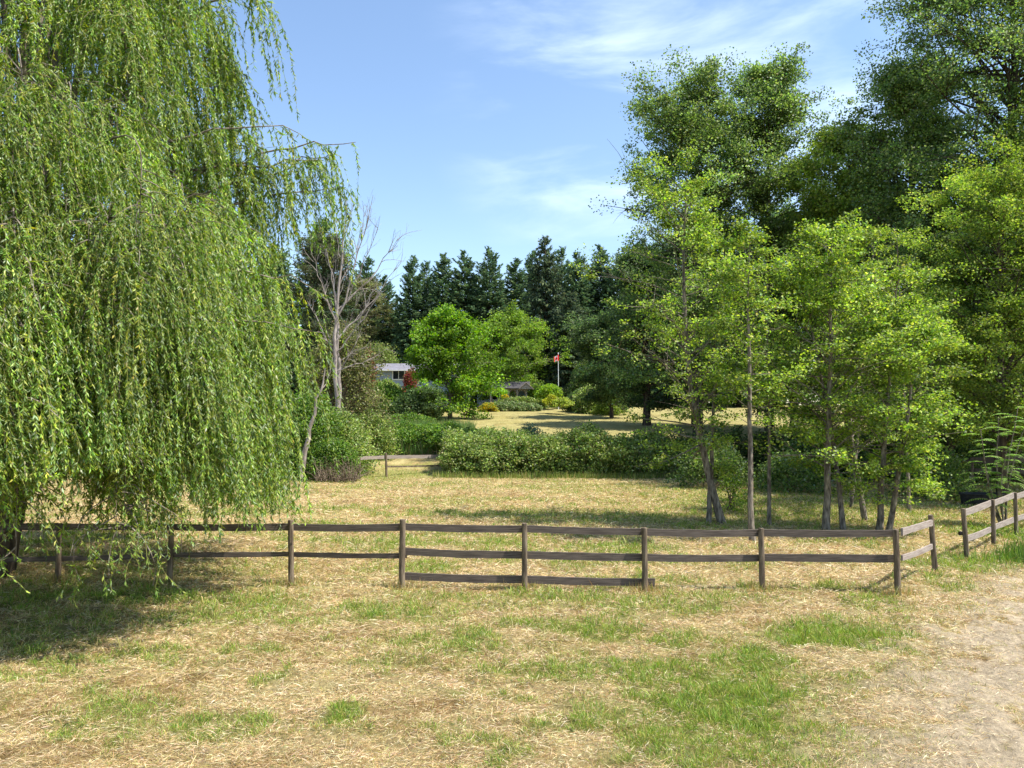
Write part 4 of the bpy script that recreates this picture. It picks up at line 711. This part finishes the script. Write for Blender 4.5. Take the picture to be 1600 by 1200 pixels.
def house(name, label, cx, Y0, zb, wx, dp, ze, zr, wallm, roofm, wins):
    root = thing(name, (cx, Y0+dp/2, zb), label, 'house'); hx = wx/2; ac = Acc(); z0 = zb-0.6; ym = Y0+dp/2
    nb_ = int((ze-z0)/0.2)                    # lapped siding, each course a shallow step
    for k in range(nb_):
        z = z0+(ze-z0)*(k+.5)/nb_; d = (ze-z0)/nb_/2; ac.add(np.array([[cx+sx*(hx+q), yy, zz] for zz, q in ((z-d, .02), (z+d, 0)) for sx, yy in ((-1, Y0-q), (1, Y0-q), (1, Y0+dp+q), (-1, Y0+dp+q))]), [[0, 1, 5, 4], [1, 2, 6, 5], [2, 3, 7, 6], [3, 0, 4, 7]])
    for sx in (-1, 1): ac.add([[cx+sx*hx, Y0, ze], [cx+sx*hx, Y0+dp, ze], [cx+sx*hx, ym, zr-.12]], [[0, 1, 2]])
    obj('wall', ac, M[wallm], root); rf = Acc(); e = 0.5; nn = 14
    for sgn in (-1, 1):
        ye = ym+sgn*(dp/2+e); zee = ze-(zr-ze)*e/(dp/2); prev = None
        for k in range(nn):
            y0, y1 = ye+(ym-ye)*k/nn, ye+(ym-ye)*(k+1)/nn; a0, a1 = zee+(zr-zee)*k/nn, zee+(zr-zee)*(k+1)/nn
            rf.add([[cx-hx-e, y0, a0+.03], [cx+hx+e, y0, a0+.03], [cx+hx+e, y1, a1+.01], [cx-hx-e, y1, a1+.01], [cx-hx-e, y0, a0-.12], [cx+hx+e, y0, a0-.12], [cx+hx+e, y1, a1-.12], [cx-hx-e, y1, a1-.12]], [[0, 1, 2, 3], [4, 7, 6, 5], [0, 4, 5, 1], [0, 3, 7, 4], [1, 5, 6, 2]])
    ro = obj('roof', rf, M[roofm], root)
    box_o('gutter', (cx, Y0-e-.06, ze-(zr-ze)*e/(dp/2)-.05), (hx+e, .05, .07), 'trim', root)
    for (wx_, wz, ww, wh) in wins:
        fr = Acc(); yy = Y0-.05; s = .06
        for c_, h_ in (((wx_-ww-s, yy, wz), (s, .05, wh+2*s)), ((wx_+ww+s, yy, wz), (s, .05, wh+2*s)), ((wx_, yy, wz+wh+s), (ww, .05, s)), ((wx_, yy, wz-wh-s), (ww, .05, s)), ((wx_, yy, wz), (.035, .045, wh))): add_box(fr, c_, h_)
        wf = obj('window', fr, M['trim'], root); p = Acc(); p.add([[wx_-ww, Y0-.03, wz-wh], [wx_+ww, Y0-.03, wz-wh], [wx_+ww, Y0-.03, wz+wh], [wx_-ww, Y0-.03, wz+wh]], [[0, 1, 2, 3]])
        po = obj('pane', p, M['glass'], root); po.parent = wf; po.location = (0, 0, 0); wf_off = Vector((0, 0, 0))
    return root
ev = W(600, 577, 100)[2]
hx0 = W(577, 577, 100)[0]; wc = W(623, 585.5, 100)
HS = house('house', 'pale blue-grey two-storey house with a grey shingled roof, left behind the maple', hx0+7, 100, HH(-13, 100), 14, 9, ev, ev+1.15, 'siding', 'shingle', [(wc[0], wc[2], .78, .62), (wc[0]+5, wc[2], .78, .62), (wc[0], wc[2]-2.9, .9, .6), (wc[0]-4, wc[2]-2.9, .7, .6)])
hb = W(805, 596, 104)
HB = house('house', 'dark-roofed bungalow in shadow behind the gazebo', hb[0], 103, HH(hb[0], 103), 11, 7, HH(hb[0], 103)+2.6, HH(hb[0], 103)+4.3, 'siding', 'dark_roof', [(hb[0]+2.6, HH(hb[0], 103)+1.6, .7, .55), (hb[0]-2.6, HH(hb[0], 103)+1.6, .7, .55)])
cp = W(782, 589, 102); ac = Acc(); add_box(ac, (cp[0], 104.5, cp[2]-.8), (.3, .3, 1.5)); add_box(ac, (cp[0], 104.5, cp[2]+.75), (.37, .37, .08)); obj('chimney', ac, M['trim'], HB)
# gazebo
def gazebo():
    Yg = 90.0; xl, xr = W(765, 600, Yg)[0], W(824, 600, Yg)[0]; zb = HH((xl+xr)/2, Yg); ze = W(800, 607, Yg)[2]; zr = W(800, 596, Yg+1.5)[2]; dp = 3.4
    root = thing('gazebo', ((xl+xr)/2, Yg+dp/2, zb), 'open timber gazebo with arched posts and a dark gable roof', 'gazebo')
    cols = np.linspace(xl+.15, xr-.15, 5)
    for y_ in (Yg, Yg+dp):
        for x_ in cols: box_o('column', (x_, y_, (zb+ze)/2-.1), (.085, .085, (ze-zb)/2), 'wood_trim', root)
        ac = Acc()
        for a0, b0 in zip(cols[:-1], cols[1:]):          # curved braces
            for s0, s1 in ((a0, 1), (b0, -1)):
                th = np.linspace(0, math.pi/2, 8); rr = min(.6, (b0-a0)/2); px_ = s0+s1*(.08+rr*(1-np.cos(th))); pz = ze-.1-rr+rr*np.sin(th); add_tube(ac, np.c_[px_, np.full(8, y_), pz], .06, 5)
        obj('arch_brace', ac, M['wood_trim'], root); box_o('beam', ((xl+xr)/2, y_, ze), ((xr-xl)/2+.2, .06, .14), 'wood_trim', root)
    rf = Acc(); ym = Yg+dp/2; e = .35
    for sgn in (-1, 1):
        ye = ym+sgn*(dp/2+e); rf.add([[xl-e, ye, ze+.05], [xr+e, ye, ze+.05], [xr+e, ym, zr], [xl-e, ym, zr], [xl-e, ye, ze-.03], [xr+e, ye, ze-.03], [xr+e, ym, zr-.08], [xl-e, ym, zr-.08]], [[0, 1, 2, 3], [4, 7, 6, 5], [0, 4, 5, 1], [0, 3, 7, 4], [1, 5, 6, 2]])
    obj('roof', rf, M['dark_roof'], root)
    # small cross gable that faces the lawn at the right end
    gx = W(822, 600, Yg)[0]; gw = .95; gz = W(822, 597, Yg-.6)[2]; ac = Acc()
    for sx in (-1, 1): ac.add([[gx+sx*gw, Yg-.75, ze-.05], [gx, Yg-.75, gz], [gx, ym, gz], [gx+sx*gw, ym, ze-.05], [gx+sx*gw, Yg-.75, ze-.15], [gx, Yg-.75, gz-.1], [gx, ym, gz-.1], [gx+sx*gw, ym, ze-.15]], [[0, 1, 2, 3], [4, 7, 6, 5], [0, 4, 5, 1], [0, 3, 7, 4]])
    obj('cross_gable', ac, M['wood_trim'], root)
    ac = Acc(); ac.add([[gx-gw+.1, Yg-.62, ze-.1], [gx+gw-.1, Yg-.62, ze-.1], [gx, Yg-.62, gz-.12]], [[0, 1, 2]]); obj('gable_panel', ac, M['wood_trim'], root)
    box_o('deck', ((xl+xr)/2, ym, zb+.06), ((xr-xl)/2+.3, dp/2+.3, .09), 'wood_trim', root)
    # hanging basket of yellow flowers
    p = W(788, 620, Yg-.3); b = bush('hanging_basket', 'ball of yellow flowers hanging at the gazebo front', 'flowers', (p[0], Yg-.3), (.42, .42, .6), 30, 50, .11, [(0.5, 0.42, 0.04), (0.55, 0.48, 0.07)], [1, 1], .1, seed=33, z0=p[2]-.3, stems=0)
    ac = Acc(); add_tube(ac, [np.array([p[0], Yg-.3, p[2]+.25]), np.array([p[0], Yg-.12, ze-.1])], .015, 5); obj('hanger', ac, M['dark_roof'], b)
    # covered grill with pale cover
    q = W(810, 615, Yg+1.6); gz0 = HH(q[0], Yg)+.15; GR = thing('covered_grill', (q[0], Yg+1.6, gz0), 'pale covered grill standing inside the gazebo', 'grill'); ac = Acc(); prof = [(.42, .3, 0), (.45, .33, .5), (.5, .34, .95), (.42, .28, 1.15), (.2, .12, 1.25)]
    aa = np.linspace(0, 2*math.pi, 17)[:-1]; V = np.concatenate([np.c_[q[0]+np.sign(np.cos(aa))*np.abs(np.cos(aa))**.5*rx*(1+.04*np.sin(aa*5)), Yg+1.6+np.sign(np.sin(aa))*np.abs(np.sin(aa))**.5*ry, np.full(16, gz0+z)] for rx, ry, z in prof])
    ac.add(V, [[k*16+i, k*16+(i+1) % 16, (k+1)*16+(i+1) % 16, (k+1)*16+i] for k in range(4) for i in range(16)]); 
    ac.add(V[-16:], [list(range(16))]); obj('cover', ac, M['trim'], GR)
gazebo()
# flagpole
def flag():
    Yf = 86.0; b = W(872.5, 630, Yf); x = b[0]; z0 = HH(x, Yf); zt = W(872.5, 553, Yf)[2]; root = thing('flagpole', (x, Yf, z0), 'white flagpole with a limp red and white flag on the lawn edge', 'flagpole')
    ac = Acc(); add_tube(ac, [np.array([x, Yf, z0+(zt-z0)*s]) for s in np.linspace(0, 1, 6)], np.linspace(.05, .032, 6), 12); obj('pole', ac, M['trim'], root)
    ac = Acc(); th = np.linspace(-math.pi/2, math.pi/2, 9); add_tube(ac, [np.array([x, Yf, zt+.07+.08*math.sin(a)]) for a in th], np.maximum(.002, .08*np.cos(th)), 12); obj('finial', ac, M['trim'], root)
    # cloth 1.8 x 0.95 m blown gently towards the left with folds
    nu, nv = 48, 24; U, V_ = np.meshgrid(np.linspace(0, 1, nu), np.linspace(0, 1, nv)); u, v = U.ravel(), V_.ravel()
    th = u*7.5; X_ = x+.06-(u*.62+0.03*np.sin(th*1.6))+.25*0; Y_ = Yf-.06-.18*np.sin(th)*(.25+u)-.3*u; Z_ = zt-.12-v*.72-u*.28*(1-.3*v)+.03*np.sin(th*2)
    ii = (np.arange(nv-1)[:, None]*nu+np.arange(nu-1)[None]).ravel()
    red = np.array([.62, .02, .02]); wh = np.array([.82, .82, .80])
    fc = Acc(); leafpoly = [(0, .40), (.07, .25), (.16, .29), (.13, .08), (.24, .19), (.27, .12), (.40, .13), (.36, .02), (.40, -.02), (.20, -.17), (.22, -.24), (.02, -.21), (.02, -.40)]
    poly = np.array(leafpoly+[(-a, b) for a, b in leafpoly[::-1]])
    px_ = (u-.5)*1.8/.95; py_ = -(v-.5); inside = np.zeros(len(u), bool); n = len(poly); j = n-1
    for i in range(n):
        xi, yi = poly[i]; xj, yj = poly[j]; c_ = ((yi > py_) != (yj > py_)) & (px_ < (xj-xi)*(py_-yi)/((yj-yi) or 1e-9)+xi); inside ^= c_; j = i
    K = np.where(((u < .25) | (u > .75) | inside)[:, None], red, wh); fc.add(np.c_[X_, Y_, Z_], np.stack([ii, ii+1, ii+nu+1, ii+nu], -1), K); obj('flag', fc, leaf_mat('flag_cloth', .25, .02), root, smooth=True)
flag()
print('objects', len(bpy.data.objects), 'polys', sum(len(m.polygons) for m in bpy.data.meshes))
